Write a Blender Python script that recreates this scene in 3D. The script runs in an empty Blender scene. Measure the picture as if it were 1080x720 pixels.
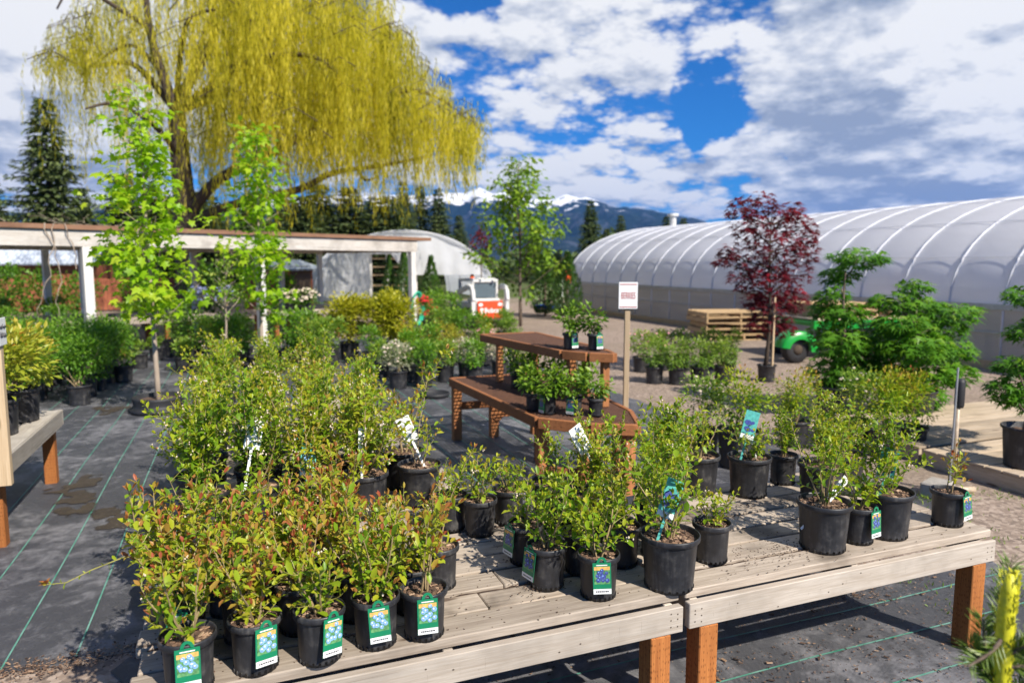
import bpy, math, random
import numpy as np
from mathutils import Vector, Matrix

scene = bpy.context.scene
COL = scene.collection
R = math.radians

# ------------------------------------------------------------------ camera
FPX, PITCH, CAM_H = 746.0, math.atan(83 / 746.0), 1.84
YAW = math.atan2(295, math.hypot(746.0, 83))
FW = Vector((math.sin(YAW) * math.cos(PITCH), math.cos(YAW) * math.cos(PITCH), -math.sin(PITCH)))
RT = Vector((math.cos(YAW), -math.sin(YAW), 0))
UP = RT.cross(FW)
CAM = Vector((0, 0, CAM_H))


def ray(px, py):
    return FW + RT * ((px - 540) / FPX) + UP * ((360 - py) / FPX)


def at(px, py, z=0.0):
    d = ray(px, py)
    return CAM + d * ((z - CAM_H) / d.z)


def deep(px, py, d):
    return CAM + ray(px, py) * d


def azi(px):
    d = ray(px, 277)
    return math.atan2(d.x, d.y)


cam_d = bpy.data.cameras.new('camera')
cam = bpy.data.objects.new('camera', cam_d)
COL.objects.link(cam)
cam.matrix_world = Matrix((( RT.x, UP.x, -FW.x, 0), (RT.y, UP.y, -FW.y, 0), (RT.z, UP.z, -FW.z, CAM_H), (0, 0, 0, 1)))
cam_d.sensor_width = 36
cam_d.lens = FPX / 1080 * 36
cam_d.clip_start = 0.05
cam_d.clip_end = 20000
cam_d.dof.use_dof = True
cam_d.dof.focus_distance = 2.75
cam_d.dof.aperture_fstop = 2.3
scene.camera = cam

# ------------------------------------------------------------------ node helpers
class NT:
    def __init__(s, tree):
        s.t = tree
        s.n = tree.nodes
        s.l = tree.links

    def node(s, typ, **kw):
        n = s.n.new(typ)
        for k, v in kw.items():
            if k.startswith('_'):
                setattr(n, k[1:], v)
        for k, v in kw.items():
            if k.startswith('_'):
                continue
            key = k.replace('__', ' ')
            inp = n.inputs[int(key[1:])] if key[0] == 'i' and key[1:].isdigit() else n.inputs[key]
            if isinstance(v, bpy.types.NodeSocket):
                s.l.new(v, inp)
            else:
                inp.default_value = v
        return n

    def math(s, op, a, b=0.0, c=0.0, clamp=False):
        n = s.node('ShaderNodeMath', _operation=op, _use_clamp=clamp)
        for i, v in enumerate((a, b, c)):
            if isinstance(v, bpy.types.NodeSocket):
                s.l.new(v, n.inputs[i])
            else:
                n.inputs[i].default_value = v
        return n.outputs[0]

    def vmath(s, op, a, b=(0, 0, 0)):
        n = s.node('ShaderNodeVectorMath', _operation=op)
        for i, v in enumerate((a, b)):
            if isinstance(v, bpy.types.NodeSocket):
                s.l.new(v, n.inputs[i])
            else:
                n.inputs[i].default_value = v
        return n.outputs['Value'] if op in ('DOT_PRODUCT', 'LENGTH') else n.outputs[0]

    def ramp(s, fac, stops, interp='LINEAR'):
        n = s.node('ShaderNodeValToRGB')
        cr = n.color_ramp
        cr.interpolation = interp
        while len(cr.elements) < len(stops):
            cr.elements.new(0.5)
        for e, (p, c) in zip(cr.elements, stops):
            e.position = p
            e.color = (*c, 1) if len(c) == 3 else c
        s.l.new(fac, n.inputs[0])
        return n.outputs[0]

    def maprange(s, v, a, b, c=0.0, d=1.0, smooth=True):
        n = s.node('ShaderNodeMapRange', _interpolation_type='SMOOTHSTEP' if smooth else 'LINEAR')
        s.l.new(v, n.inputs[0])
        for i, x in enumerate((a, b, c, d)):
            n.inputs[i + 1].default_value = x
        return n.outputs[0]

    def mix(s, fac, a, b, blend='MIX'):
        n = s.node('ShaderNodeMix', _data_type='RGBA', _blend_type=blend)
        for i, v in ((0, fac), (6, a), (7, b)):
            if isinstance(v, bpy.types.NodeSocket):
                s.l.new(v, n.inputs[i])
            else:
                n.inputs[i].default_value = v if not isinstance(v, tuple) or len(v) == 4 else (*v, 1)
        return n.outputs[2]

    def noise(s, vec, scale, detail=4, rough=0.55, dist=0.0):
        n = s.node('ShaderNodeTexNoise', Scale=scale, Detail=detail, Roughness=rough, Distortion=dist)
        if vec is not None:
            s.l.new(vec, n.inputs['Vector'])
        return n.outputs[0]

    def mapping(s, vec, scale=(1, 1, 1), loc=(0, 0, 0)):
        n = s.node('ShaderNodeMapping')
        s.l.new(vec, n.inputs[0])
        n.inputs['Scale'].default_value = scale
        n.inputs['Location'].default_value = loc
        return n.outputs[0]


def new_mat(name):
    m = bpy.data.materials.new(name)
    m.use_nodes = True
    nt = NT(m.node_tree)
    nt.n.clear()
    out = nt.node('ShaderNodeOutputMaterial')
    return m, nt, out


def c4(c):
    return (*c, 1)


def simple(name, col, rough=0.6, var=0.15, scale=8.0, metal=0.0, bump=0.0, spec=0.5):
    m, nt, out = new_mat(name)
    co = nt.node('ShaderNodeTexCoord').outputs['Object']
    n = nt.noise(co, scale, 5, 0.6)
    a = tuple(max(0, x * (1 - var)) for x in col)
    b = tuple(min(1, x * (1 + var)) for x in col)
    cc = nt.ramp(n, [(0.3, a), (0.7, b)])
    p = nt.node('ShaderNodeBsdfPrincipled', Base__Color=cc, Roughness=rough, Metallic=metal)
    p.inputs['Specular IOR Level'].default_value = spec
    if bump:
        bn = nt.node('ShaderNodeBump', Strength=bump, Distance=0.01, Height=n)
        nt.l.new(bn.outputs[0], p.inputs['Normal'])
    nt.l.new(p.outputs[0], out.inputs[0])
    return m


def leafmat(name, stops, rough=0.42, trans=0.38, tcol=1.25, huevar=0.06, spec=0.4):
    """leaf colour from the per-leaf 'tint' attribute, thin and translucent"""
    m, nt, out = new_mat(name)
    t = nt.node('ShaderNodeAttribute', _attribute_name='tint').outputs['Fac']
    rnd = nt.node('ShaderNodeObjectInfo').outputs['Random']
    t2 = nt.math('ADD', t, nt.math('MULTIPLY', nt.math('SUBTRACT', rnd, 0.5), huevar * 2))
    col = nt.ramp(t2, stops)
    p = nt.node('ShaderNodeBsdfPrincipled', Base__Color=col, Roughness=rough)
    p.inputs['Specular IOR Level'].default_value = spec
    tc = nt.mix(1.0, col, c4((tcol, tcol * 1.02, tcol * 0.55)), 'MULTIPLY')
    tr = nt.node('ShaderNodeBsdfTranslucent', Color=tc)
    mx = nt.node('ShaderNodeMixShader', Fac=trans)
    nt.l.new(p.outputs[0], mx.inputs[1])
    nt.l.new(tr.outputs[0], mx.inputs[2])
    nt.l.new(mx.outputs[0], out.inputs[0])
    return m


def wood(name, light, dark, axis='X', rough=0.75, knots=True, grain=22.0, stain=0.35, nails=False):
    m, nt, out = new_mat(name)
    co = nt.node('ShaderNodeTexCoord').outputs['Object']
    t = nt.node('ShaderNodeAttribute', _attribute_name='tint').outputs['Fac']
    off = nt.node('ShaderNodeCombineXYZ', X=nt.math('MULTIPLY', t, 37.0), Y=nt.math('MULTIPLY', t, 71.0), Z=nt.math('MULTIPLY', t, 13.0)).outputs[0]
    v = nt.vmath('ADD', co, off)
    lo, hi = 0.9, grain
    sc = {'X': (lo, hi, hi), 'Y': (hi, lo, hi), 'Z': (hi, hi, lo)}[axis]
    g = nt.noise(nt.mapping(v, sc), 1.6, 6, 0.62, 1.2)
    fine = nt.noise(nt.mapping(v, tuple(x * 4 for x in sc)), 2.0, 3, 0.6)
    big = nt.noise(v, 2.3, 4, 0.6)
    f = nt.math('ADD', nt.math('MULTIPLY', g, 0.62), nt.math('MULTIPLY', fine, 0.38))
    col = nt.ramp(f, [(0.3, dark), (0.47, tuple((a + b) / 2 for a, b in zip(light, dark))), (0.62, light)])
    ck = nt.noise(nt.mapping(v, tuple(.45 if x == lo else 62 for x in sc)), 1.0, 3, .5, .4)
    col = nt.mix(nt.maprange(ck, .66, .72, 0, .75), col, c4(tuple(x * .3 for x in dark)))
    tv = nt.maprange(t, 0, 1, 0.72, 1.16, False)
    col = nt.mix(1.0, col, nt.node('ShaderNodeCombineColor', Red=tv, Green=tv, Blue=tv).outputs[0], 'MULTIPLY')
    st = nt.maprange(nt.math('ADD', nt.math('MULTIPLY', big, .7), nt.math('MULTIPLY', g, .3)), 0.47, 0.66, 0.0, stain)
    col = nt.mix(st, col, c4(tuple(x * 0.42 for x in dark)))
    if knots:
        ks = {'X': (1.6, 7, 7), 'Y': (7, 1.6, 7), 'Z': (7, 7, 1.6)}[axis]
        vo = nt.node('ShaderNodeTexVoronoi', Scale=1.15, Vector=nt.mapping(v, ks))
        k = nt.maprange(vo.outputs['Distance'], 0.07, 0.13, 1.0, 0.0)
        col = nt.mix(nt.math('MULTIPLY', k, 0.8), col, c4((dark[0] * 0.35, dark[1] * 0.28, dark[2] * 0.25)))
    if nails:      # incised slits of pressure treated timber
        sep = nt.node('ShaderNodeSeparateXYZ')
        nt.l.new(co, sep.inputs[0])
        uv = nt.node('ShaderNodeCombineXYZ', X=sep.outputs[2], Y=nt.math('ADD', sep.outputs[0], sep.outputs[1])).outputs[0]
        vo2 = nt.node('ShaderNodeTexVoronoi', Scale=1.0, Randomness=.35, Vector=nt.mapping(uv, (38, 120, 1)))
        slit = nt.maprange(vo2.outputs['Distance'], .16, .30, 1.0, 0.0)
        col = nt.mix(nt.math('MULTIPLY', slit, .62), col, c4(tuple(x * .3 for x in dark)))
    p = nt.node('ShaderNodeBsdfPrincipled', Base__Color=col, Roughness=rough)
    p.inputs['Specular IOR Level'].default_value = 0.25
    bn = nt.node('ShaderNodeBump', Strength=0.35, Distance=0.004, Height=f)
    nt.l.new(bn.outputs[0], p.inputs['Normal'])
    nt.l.new(p.outputs[0], out.inputs[0])
    return m


# ------------------------------------------------------------------ mesh builder
class MB:
    def __init__(s, seed=0):
        s.v, s.f, s.m, s.t = [], [], [], []
        s.r = random.Random(seed)

    def add(s, vs, fs, mi=0, t=0.5):
        b = len(s.v)
        s.v.extend([tuple(v) for v in vs])
        s.t.extend([t] * len(vs))
        for f in fs:
            s.f.append(tuple(i + b for i in f))
            s.m.append(mi)

    def box(s, lo, hi, b=0.0, mi=0, t=None, M=None):
        t = s.r.random() if t is None else t
        (x0, y0, z0), (x1, y1, z1) = lo, hi
        if b <= 0:
            vs = [(x, y, z) for x in (x0, x1) for y in (y0, y1) for z in (z0, z1)]
            fs = [(0, 1, 3, 2), (4, 6, 7, 5), (0, 4, 5, 1), (2, 3, 7, 6), (0, 2, 6, 4), (1, 5, 7, 3)]
        else:
            vs, fs = [], []
            idx = {}
            X, Y, Z = (x0, x1), (y0, y1), (z0, z1)
            for i in (0, 1):
                for j in (0, 1):
                    for k in (0, 1):
                        sx, sy, sz = (1, -1)[i], (1, -1)[j], (1, -1)[k]
                        for a in range(3):
                            p = [X[i], Y[j], Z[k]]
                            for q, sg in ((0, sx), (1, sy), (2, sz)):
                                if q != a:
                                    p[q] += sg * b
                            idx[(i, j, k, a)] = len(vs)
                            vs.append(tuple(p))
            I = idx
            for i in (0, 1):
                q = [I[(i, 0, 0, 0)], I[(i, 1, 0, 0)], I[(i, 1, 1, 0)], I[(i, 0, 1, 0)]]
                fs.append(tuple(q if i else q[::-1]))
                q = [I[(0, i, 0, 1)], I[(1, i, 0, 1)], I[(1, i, 1, 1)], I[(0, i, 1, 1)]]
                fs.append(tuple(q[::-1] if i else q))
                q = [I[(0, 0, i, 2)], I[(1, 0, i, 2)], I[(1, 1, i, 2)], I[(0, 1, i, 2)]]
                fs.append(tuple(q if i else q[::-1]))
            for i in (0, 1):
                for j in (0, 1):
                    fs.append((I[(i, j, 0, 0)], I[(i, j, 1, 0)], I[(i, j, 1, 1)], I[(i, j, 0, 1)]))
                    fs.append((I[(i, 0, j, 0)], I[(i, 1, j, 0)], I[(i, 1, j, 2)], I[(i, 0, j, 2)]))
                    fs.append((I[(0, i, j, 1)], I[(1, i, j, 1)], I[(1, i, j, 2)], I[(0, i, j, 2)]))
                    for k in (0, 1):
                        fs.append((I[(i, j, k, 0)], I[(i, j, k, 1)], I[(i, j, k, 2)]))
        if M is not None:
            vs = [tuple(M @ Vector(v)) for v in vs]
        s.add(vs, fs, mi, t)

    def beam(s, p, q, w, h, b=0.0, mi=0, t=None, upv=(0, 0, 1)):
        p, q = Vector(p), Vector(q)
        d = q - p
        L = d.length
        x = d.normalized()
        y = Vector(upv).cross(x)
        if y.length < 1e-4:
            y = Vector((0, 1, 0)).cross(x)
        y.normalize()
        z = x.cross(y)
        M = Matrix(((x.x, y.x, z.x, p.x), (x.y, y.y, z.y, p.y), (x.z, y.z, z.z, p.z), (0, 0, 0, 1)))
        s.box((0, -w / 2, -h / 2), (L, w / 2, h / 2), b, mi, t, M)

    def tube(s, pts, rads, n=6, mi=0, t=0.5, cap=True):
        pts = [Vector(p) for p in pts]
        if not isinstance(rads, (list, tuple)):
            rads = [rads] * len(pts)
        vs, fs = [], []
        ref = Vector((0.31, 0.17, 0.93))
        for i, p in enumerate(pts):
            d = (pts[min(i + 1, len(pts) - 1)] - pts[max(i - 1, 0)])
            d = d.normalized() if d.length > 1e-9 else Vector((0, 0, 1))
            a = d.cross(ref)
            if a.length < 1e-3:
                a = d.cross(Vector((1, 0, 0)))
            a.normalize()
            b = d.cross(a)
            for k in range(n):
                th = 2 * math.pi * k / n
                vs.append(p + (a * math.cos(th) + b * math.sin(th)) * rads[i])
        for i in range(len(pts) - 1):
            for k in range(n):
                k2 = (k + 1) % n
                fs.append((i * n + k, i * n + k2, (i + 1) * n + k2, (i + 1) * n + k))
        if cap:
            fs.append(tuple(range(n))[::-1])
            fs.append(tuple(range((len(pts) - 1) * n, len(pts) * n)))
        s.add(vs, fs, mi, t)

    def lathe(s, prof, n=24, mi=0, t=0.5, o=(0, 0, 0)):
        vs, fs = [], []
        for (r, z) in prof:
            for k in range(n):
                th = 2 * math.pi * k / n
                vs.append((o[0] + r * math.cos(th), o[1] + r * math.sin(th), o[2] + z))
        for i in range(len(prof) - 1):
            for k in range(n):
                k2 = (k + 1) % n
                fs.append((i * n + k, i * n + k2, (i + 1) * n + k2, (i + 1) * n + k))
        s.add(vs, fs, mi, t)

    def prism(s, poly, z0, z1, mi=0, t=0.5):
        n = len(poly)
        vs = [(x, y, z0) for x, y in poly] + [(x, y, z1) for x, y in poly]
        fs = [tuple(range(n))[::-1], tuple(range(n, 2 * n))]
        fs += [(k, (k + 1) % n, n + (k + 1) % n, n + k) for k in range(n)]
        s.add(vs, fs, mi, t)

    def ball(s, c, r, mi=0, t=0.5, n=8, m=5, sq=(1, 1, 1)):
        vs, fs = [], []
        for i in range(m + 1):
            ph = math.pi * i / m
            for k in range(n):
                th = 2 * math.pi * k / n
                vs.append((c[0] + r * sq[0] * math.sin(ph) * math.cos(th), c[1] + r * sq[1] * math.sin(ph) * math.sin(th), c[2] + r * sq[2] * math.cos(ph)))
        for i in range(m):
            for k in range(n):
                k2 = (k + 1) % n
                fs.append((i * n + k, (i + 1) * n + k, (i + 1) * n + k2, i * n + k2))
        s.add(vs, fs, mi, t)

    def mesh(s, name, mats, smooth=False):
        me = bpy.data.meshes.new(name)
        me.from_pydata(s.v, [], s.f)
        for m in (mats if isinstance(mats, (list, tuple)) else [mats]):
            me.materials.append(m)
        me.polygons.foreach_set('material_index', s.m)
        if smooth:
            me.polygons.foreach_set('use_smooth', [True] * len(s.f))
        a = me.attributes.new('tint', 'FLOAT', 'POINT')
        a.data.foreach_set('value', s.t)
        me.update()
        return me

    def build(s, name, mats, parent=None, smooth=False, loc=None):
        return link(name, s.mesh(name, mats, smooth), parent, loc)


def link(name, me, parent=None, loc=None, scale=None, rz=None):
    o = bpy.data.objects.new(name, me)
    COL.objects.link(o)
    if parent is not None:
        o.parent = parent
    if loc is not None:
        o.location = loc
    if scale is not None:
        o.scale = (scale,) * 3 if not hasattr(scale, '__len__') else scale
    if rz is not None:
        o.rotation_euler.z = rz
    return o


def tag(o, label=None, cat=None, group=None, kind=None):
    if label:
        n = len(label.split())
        if not 4 <= n <= 16:
            print('LABEL LENGTH', n, label)
        o['label'] = label
    if cat:
        o['category'] = cat
    if group:
        o['group'] = group
    if kind:
        o['kind'] = kind
    return o


def thing(name, label, cat, loc=(0, 0, 0), rz=0.0, group=None):
    o = bpy.data.objects.new(name, None)
    COL.objects.link(o)
    o.location = loc
    o.rotation_euler.z = rz
    o.empty_display_size = 0.1
    return tag(o, label, cat, group)


def copy_tree(o, parent=None):
    c = o.copy()
    COL.objects.link(c)
    if parent is not None:
        c.parent = parent
    for ch in list(o.children):
        copy_tree(ch, c)
    return c


# ------------------------------------------------------------------ leaves
LEAF = {
    'quad': ([(0, 0, 0), (.45, .5, .04), (1, 0, 0), (.45, -.5, .04)], [(0, 3, 2, 1)]),
    'fold': ([(0, 0, 0), (.5, 0, -.03), (1, 0, -.10), (.45, .5, .10), (.45, -.5, .10)],
             [(0, 1, 3), (1, 2, 3), (0, 4, 1), (1, 4, 2)]),
    'oval': ([(0, 0, 0), (.5, 0, .0), (1, 0, -.12), (.22, .36, .07), (.66, .44, .05), (.22, -.36, .07), (.66, -.44, .05)],
             [(0, 1, 4, 3), (1, 2, 4), (0, 5, 6, 1), (1, 6, 2)]),
    'maple': ([(.42, 0, .04), (0, 0, 0), (.12, .22, .02), (.02, .52, -.08), (.36, .36, .0), (.52, .66, -.10), (.62, .24, .02),
               (1, 0, -.12), (.62, -.24, .02), (.52, -.66, -.10), (.36, -.36, .0), (.02, -.52, -.08), (.12, -.22, .02)],
              [(0, i, i + 1 if i < 12 else 1) for i in range(1, 13)]),
    'star': ([(.3, 0, .03), (0, 0, 0), (-.02, .55, -.1), (.3, .14, .0), (.55, .62, -.12), (.46, .10, .0), (1, 0, -.18),
              (.46, -.10, .0), (.55, -.62, -.12), (.3, -.14, .0), (-.02, -.55, -.1)],
             [(0, i, i + 1 if i < 10 else 1) for i in range(1, 11)]),
}


def leaves_mesh(name, P, D, N, L, W, T, shape, mat):
    P, D, N = (np.asarray(a, float) for a in (P, D, N))
    L, W, T = (np.asarray(a, float) for a in (L, W, T))
    D = D / (np.linalg.norm(D, axis=1, keepdims=True) + 1e-9)
    B = np.cross(N, D)
    B /= (np.linalg.norm(B, axis=1, keepdims=True) + 1e-9)
    N = np.cross(D, B)
    sv, sf = LEAF[shape]
    sv = np.array(sv)
    n, k = len(P), len(sv)
    V = (P[:, None, :] + D[:, None, :] * (sv[None, :, 0:1] * L[:, None, None])
         + B[:, None, :] * (sv[None, :, 1:2] * W[:, None, None]) + N[:, None, :] * (sv[None, :, 2:3] * L[:, None, None]))
    V = V.reshape(-1, 3)
    sizes = [len(f) for f in sf]
    flat = np.concatenate([np.array(f) for f in sf])
    loops = (flat[None, :] + (np.arange(n) * k)[:, None]).reshape(-1)
    tot = np.tile(np.array(sizes), n)
    start = np.concatenate([[0], np.cumsum(tot)[:-1]])
    me = bpy.data.meshes.new(name)
    me.vertices.add(n * k)
    me.vertices.foreach_set('co', V.reshape(-1))
    me.loops.add(len(loops))
    me.loops.foreach_set('vertex_index', loops.astype(np.int32))
    me.polygons.add(len(tot))
    me.polygons.foreach_set('loop_start', start.astype(np.int32))
    me.polygons.foreach_set('loop_total', tot.astype(np.int32))
    me.update(calc_edges=True)
    a = me.attributes.new('tint', 'FLOAT', 'POINT')
    a.data.foreach_set('value', np.repeat(np.clip(T, 0.0, 1.0), k).astype(np.float32))
    me.materials.append(mat)
    return me


def unit(rng, n):
    v = rng.normal(size=(n, 3))
    return v / np.linalg.norm(v, axis=1, keepdims=True)
# ------------------------------------------------------------------ materials
M = {}
M['plank'] = wood('weathered_plank', (.52, .44, .355), (.23, .18, .135), 'X', grain=20, stain=.85)
M['apron'] = wood('weathered_apron', (.585, .515, .435), (.36, .295, .23), 'X', grain=18, stain=0.4)
M['plank_y'] = wood('weathered_plank_y', (.47, .43, .37), (.27, .23, .19), 'Y', grain=20)
M['leg'] = wood('treated_leg', (.44, .165, .045), (.24, .075, .02), 'Z', knots=False, grain=40, stain=0.25, nails=True)
M['brown'] = wood('brown_stained_x', (.42, .17, .065), (.20, .075, .03), 'X', knots=False, grain=25)
M['brown_z'] = wood('brown_stained_z', (.46, .19, .07), (.22, .085, .033), 'Z', knots=False, grain=25)
M['mesh'] = simple('rusty_grating', (.10, .045, .025), .6, .3, 30)
M['pallet'] = wood('pallet_pine', (.56, .40, .22), (.34, .22, .11), 'X', grain=16, stain=0.2)
M['ply'] = wood('pale_plywood', (.52, .42, .31), (.36, .27, .18), 'Y', grain=9, stain=0.3)
M['pale_board'] = wood('pale_board', (.52, .42, .31), (.34, .255, .17), 'X', grain=14, stain=.4)
M['post'] = wood('pale_post', (.55, .42, .27), (.40, .28, .16), 'Z', grain=20, stain=0.1)
M['white_wood'] = wood('white_painted_wood', (.78, .74, .68), (.50, .43, .36), 'X', knots=False, grain=14, stain=0.55)
M['white_wood_z'] = wood('white_painted_post', (.80, .78, .74), (.62, .58, .52), 'Z', knots=False, grain=14, stain=0.3)
M['rust_edge'] = wood('rust_brown_edge', (.30, .165, .10), (.17, .085, .05), 'X', knots=False)
M['fence_red'] = wood('red_brown_fence', (.36, .12, .06), (.2, .06, .03), 'Z', knots=False, grain=12)
M['roof_metal'] = simple('corrugated_roof', (.50, .55, .62), .45, .15, 2.0)
M['bark'] = wood('bark', (.20, .15, .11), (.07, .05, .035), 'Z', knots=False, grain=12, rough=.9)
M['bark_pale'] = wood('pale_bark', (.44, .36, .28), (.25, .19, .14), 'Z', knots=False, grain=20, rough=.85)
M['bark_dark'] = wood('dark_bark', (.10, .075, .055), (.045, .032, .024), 'Z', knots=False, grain=20, rough=.9)
M['stem'] = simple('stem_tan', (.30, .22, .11), .6, .35, 25)
M['stem_green'] = simple('stem_green', (.26, .24, .06), .55, .35, 25)
M['bloss'] = simple('blossom', (.72, .60, .46), .5, .12, 40)
M['pinkbloss'] = simple('pink_blossom', (.75, .35, .36), .5, .3, 40)
M['redbloss'] = simple('red_blossom', (.6, .03, .03), .5, .3, 40)
M['bluebloss'] = simple('blue_blossom', (.22, .26, .5), .5, .3, 40)
M['white'] = simple('white_plastic', (.78, .78, .76), .35, .05, 5)
M['white_paint'] = simple('white_enamel', (.60, .59, .56), .4, .22, 3)
M['tag_green'] = simple('tag_green', (.01, .20, .09), .3, .1, 10)
M['tag_dark'] = simple('tag_ink', (.02, .02, .025), .5, .1, 10)
M['tag_teal'] = simple('tag_teal', (.10, .42, .36), .3, .3, 90)
M['tag_orange'] = simple('tag_orange', (.75, .42, .12), .35, .3, 60)
M['tag_leaf'] = simple('tag_leaf', (.10, .26, .10), .35, .7, 70)
M['berry_blue'] = simple('tag_berry', (.22, .40, .72), .3, .45, 160)
M['berry_navy'] = simple('tag_berry_dark', (.06, .08, .28), .3, .5, 160)
M['berry_red'] = simple('sign_red', (.42, .05, .04), .5, .1, 40)
M['black'] = simple('black_rubber', (.018, .018, .02), .6, .3, 12)
M['greymetal'] = simple('galvanised', (.42, .43, .44), .45, .2, 8, metal=.6)
M['orange_red'] = simple('red_orange_paint', (.72, .075, .022), .35, .12, 5)
M['glass'] = simple('dark_glass', (.10, .13, .15), .08, .1, 2)
M['tractor_green'] = simple('green_enamel', (.012, .28, .035), .3, .12, 4)
M['hose'] = simple('teal_hose', (.02, .42, .25), .35, .15, 6)
M['blue_plastic'] = simple('blue_plastic', (.01, .07, .45), .35, .15, 6)
M['flag_orange'] = simple('orange_flag', (.9, .12, .02), .5, .1, 6)
M['pipe'] = simple('pale_pipe', (.46, .36, .25), .4, .25, 30)
M['block'] = simple('concrete_block', (.32, .29, .25), .9, .2, 20, bump=.3)
M['brown_box'] = simple('cardboard', (.45, .30, .18), .8, .15, 10)


def pot_mat():
    m, nt, out = new_mat('black_pot_plastic')
    co = nt.node('ShaderNodeTexCoord').outputs['Object']
    rnd = nt.node('ShaderNodeObjectInfo').outputs['Random']
    off = nt.node('ShaderNodeCombineXYZ', X=nt.math('MULTIPLY', rnd, 9.0), Y=nt.math('MULTIPLY', rnd, 5.0)).outputs[0]
    v = nt.vmath('ADD', co, off)
    n = nt.noise(v, 14, 6, 0.65)
    n2 = nt.noise(nt.mapping(v, (60, 60, 6)), 1.0, 3, 0.5)
    f = nt.math('ADD', nt.math('MULTIPLY', n, .7), nt.math('MULTIPLY', n2, .3))
    col = nt.ramp(f, [(.38, (.014, .014, .016)), (.52, (.026, .026, .029)), (.66, (.085, .080, .075)), (.8, (.16, .14, .12))])
    p = nt.node('ShaderNodeBsdfPrincipled', Base__Color=col, Roughness=nt.maprange(n, .3, .7, .38, .62))
    nt.l.new(p.outputs[0], out.inputs[0])
    return m


M['pot'] = pot_mat()


def soil_mat():
    m, nt, out = new_mat('bark_mulch_soil')
    co = nt.node('ShaderNodeTexCoord').outputs['Object']
    t = nt.node('ShaderNodeAttribute', _attribute_name='tint').outputs['Fac']
    n = nt.noise(co, 90, 4, .7)
    f = nt.math('ADD', nt.math('MULTIPLY', t, .7), nt.math('MULTIPLY', n, .3))
    col = nt.ramp(f, [(.15, (.035, .022, .015)), (.45, (.12, .07, .045)), (.7, (.27, .165, .10)), (.92, (.46, .32, .21))])
    p = nt.node('ShaderNodeBsdfPrincipled', Base__Color=col, Roughness=.9)
    nt.l.new(p.outputs[0], out.inputs[0])
    return m


M['soil'] = soil_mat()


def fabric_mat(name, base):
    m, nt, out = new_mat(name)
    co = nt.node('ShaderNodeTexCoord').outputs['Object']
    n1 = nt.noise(co, 1.1, 6, .62, .6)
    n2 = nt.noise(co, 9, 6, .7, .4)
    n3 = nt.noise(nt.mapping(co, (40, 7, 1)), 3.0, 3, .6)
    dust = nt.maprange(nt.math('ADD', nt.math('MULTIPLY', n1, .55), nt.math('MULTIPLY', n2, .45)), .46, .66)
    sx = nt.node('ShaderNodeSeparateXYZ')
    nt.l.new(co, sx.inputs[0])
    w1 = nt.math('SINE', nt.math('MULTIPLY', sx.outputs[0], 900.0))
    w2 = nt.math('SINE', nt.math('MULTIPLY', sx.outputs[1], 900.0))
    weave = nt.math('MULTIPLY', w1, w2)
    col = nt.mix(dust, c4(base), c4((.26, .255, .265)))
    speck = nt.maprange(nt.noise(co, 65, 3, .6), .66, .73, 0, .5)
    col = nt.mix(speck, col, c4((.36, .31, .25)))
    col = nt.mix(nt.maprange(n3, .55, .75, 0, .3), col, c4((.15, .15, .16)))
    p = nt.node('ShaderNodeBsdfPrincipled', Base__Color=col, Roughness=nt.maprange(n2, .3, .7, .4, .62))
    p.inputs['Specular IOR Level'].default_value = .45
    h = nt.math('ADD', nt.math('MULTIPLY', weave, .12), nt.math('MULTIPLY', n1, 1.0))
    bn = nt.node('ShaderNodeBump', Strength=.6, Distance=.045, Height=h)
    nt.l.new(bn.outputs[0], p.inputs['Normal'])
    nt.l.new(p.outputs[0], out.inputs[0])
    return m


M['fabric'] = fabric_mat('weed_fabric', (.066, .067, .076))


def ground_mat():
    m, nt, out = new_mat('gravel_ground')
    co = nt.node('ShaderNodeTexCoord').outputs['Object']
    n1 = nt.noise(co, .35, 5, .6)
    n2 = nt.noise(co, 24, 5, .75)
    vo = nt.node('ShaderNodeTexVoronoi', Scale=34.0, Vector=co)
    peb = nt.node('ShaderNodeSeparateColor')
    nt.l.new(vo.outputs['Color'], peb.inputs[0])
    f = nt.math('ADD', nt.math('MULTIPLY', n2, .5), nt.math('MULTIPLY', peb.outputs[0], .5))
    col = nt.ramp(f, [(.2, (.15, .115, .095)), (.5, (.275, .21, .165)), (.8, (.43, .345, .28))])
    col = nt.mix(nt.maprange(n1, .42, .64, 0, .55), col, c4((.21, .165, .12)))
    # far off the yard the gravel gives way to meadow
    sx = nt.node('ShaderNodeSeparateXYZ')
    nt.l.new(co, sx.inputs[0])
    far = nt.maprange(nt.math('ADD', sx.outputs[1], nt.math('MULTIPLY', n1, 14.0)), 36, 44)
    g = nt.ramp(nt.noise(co, .8, 6, .7), [(.3, (.05, .075, .02)), (.7, (.12, .14, .05))])
    col = nt.mix(far, col, g)
    p = nt.node('ShaderNodeBsdfPrincipled', Base__Color=col, Roughness=.95)
    p.inputs['Specular IOR Level'].default_value = .15
    bn = nt.node('ShaderNodeBump', Strength=.6, Distance=.015, Height=f)
    nt.l.new(bn.outputs[0], p.inputs['Normal'])
    nt.l.new(p.outputs[0], out.inputs[0])
    return m


M['ground'] = ground_mat()


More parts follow.
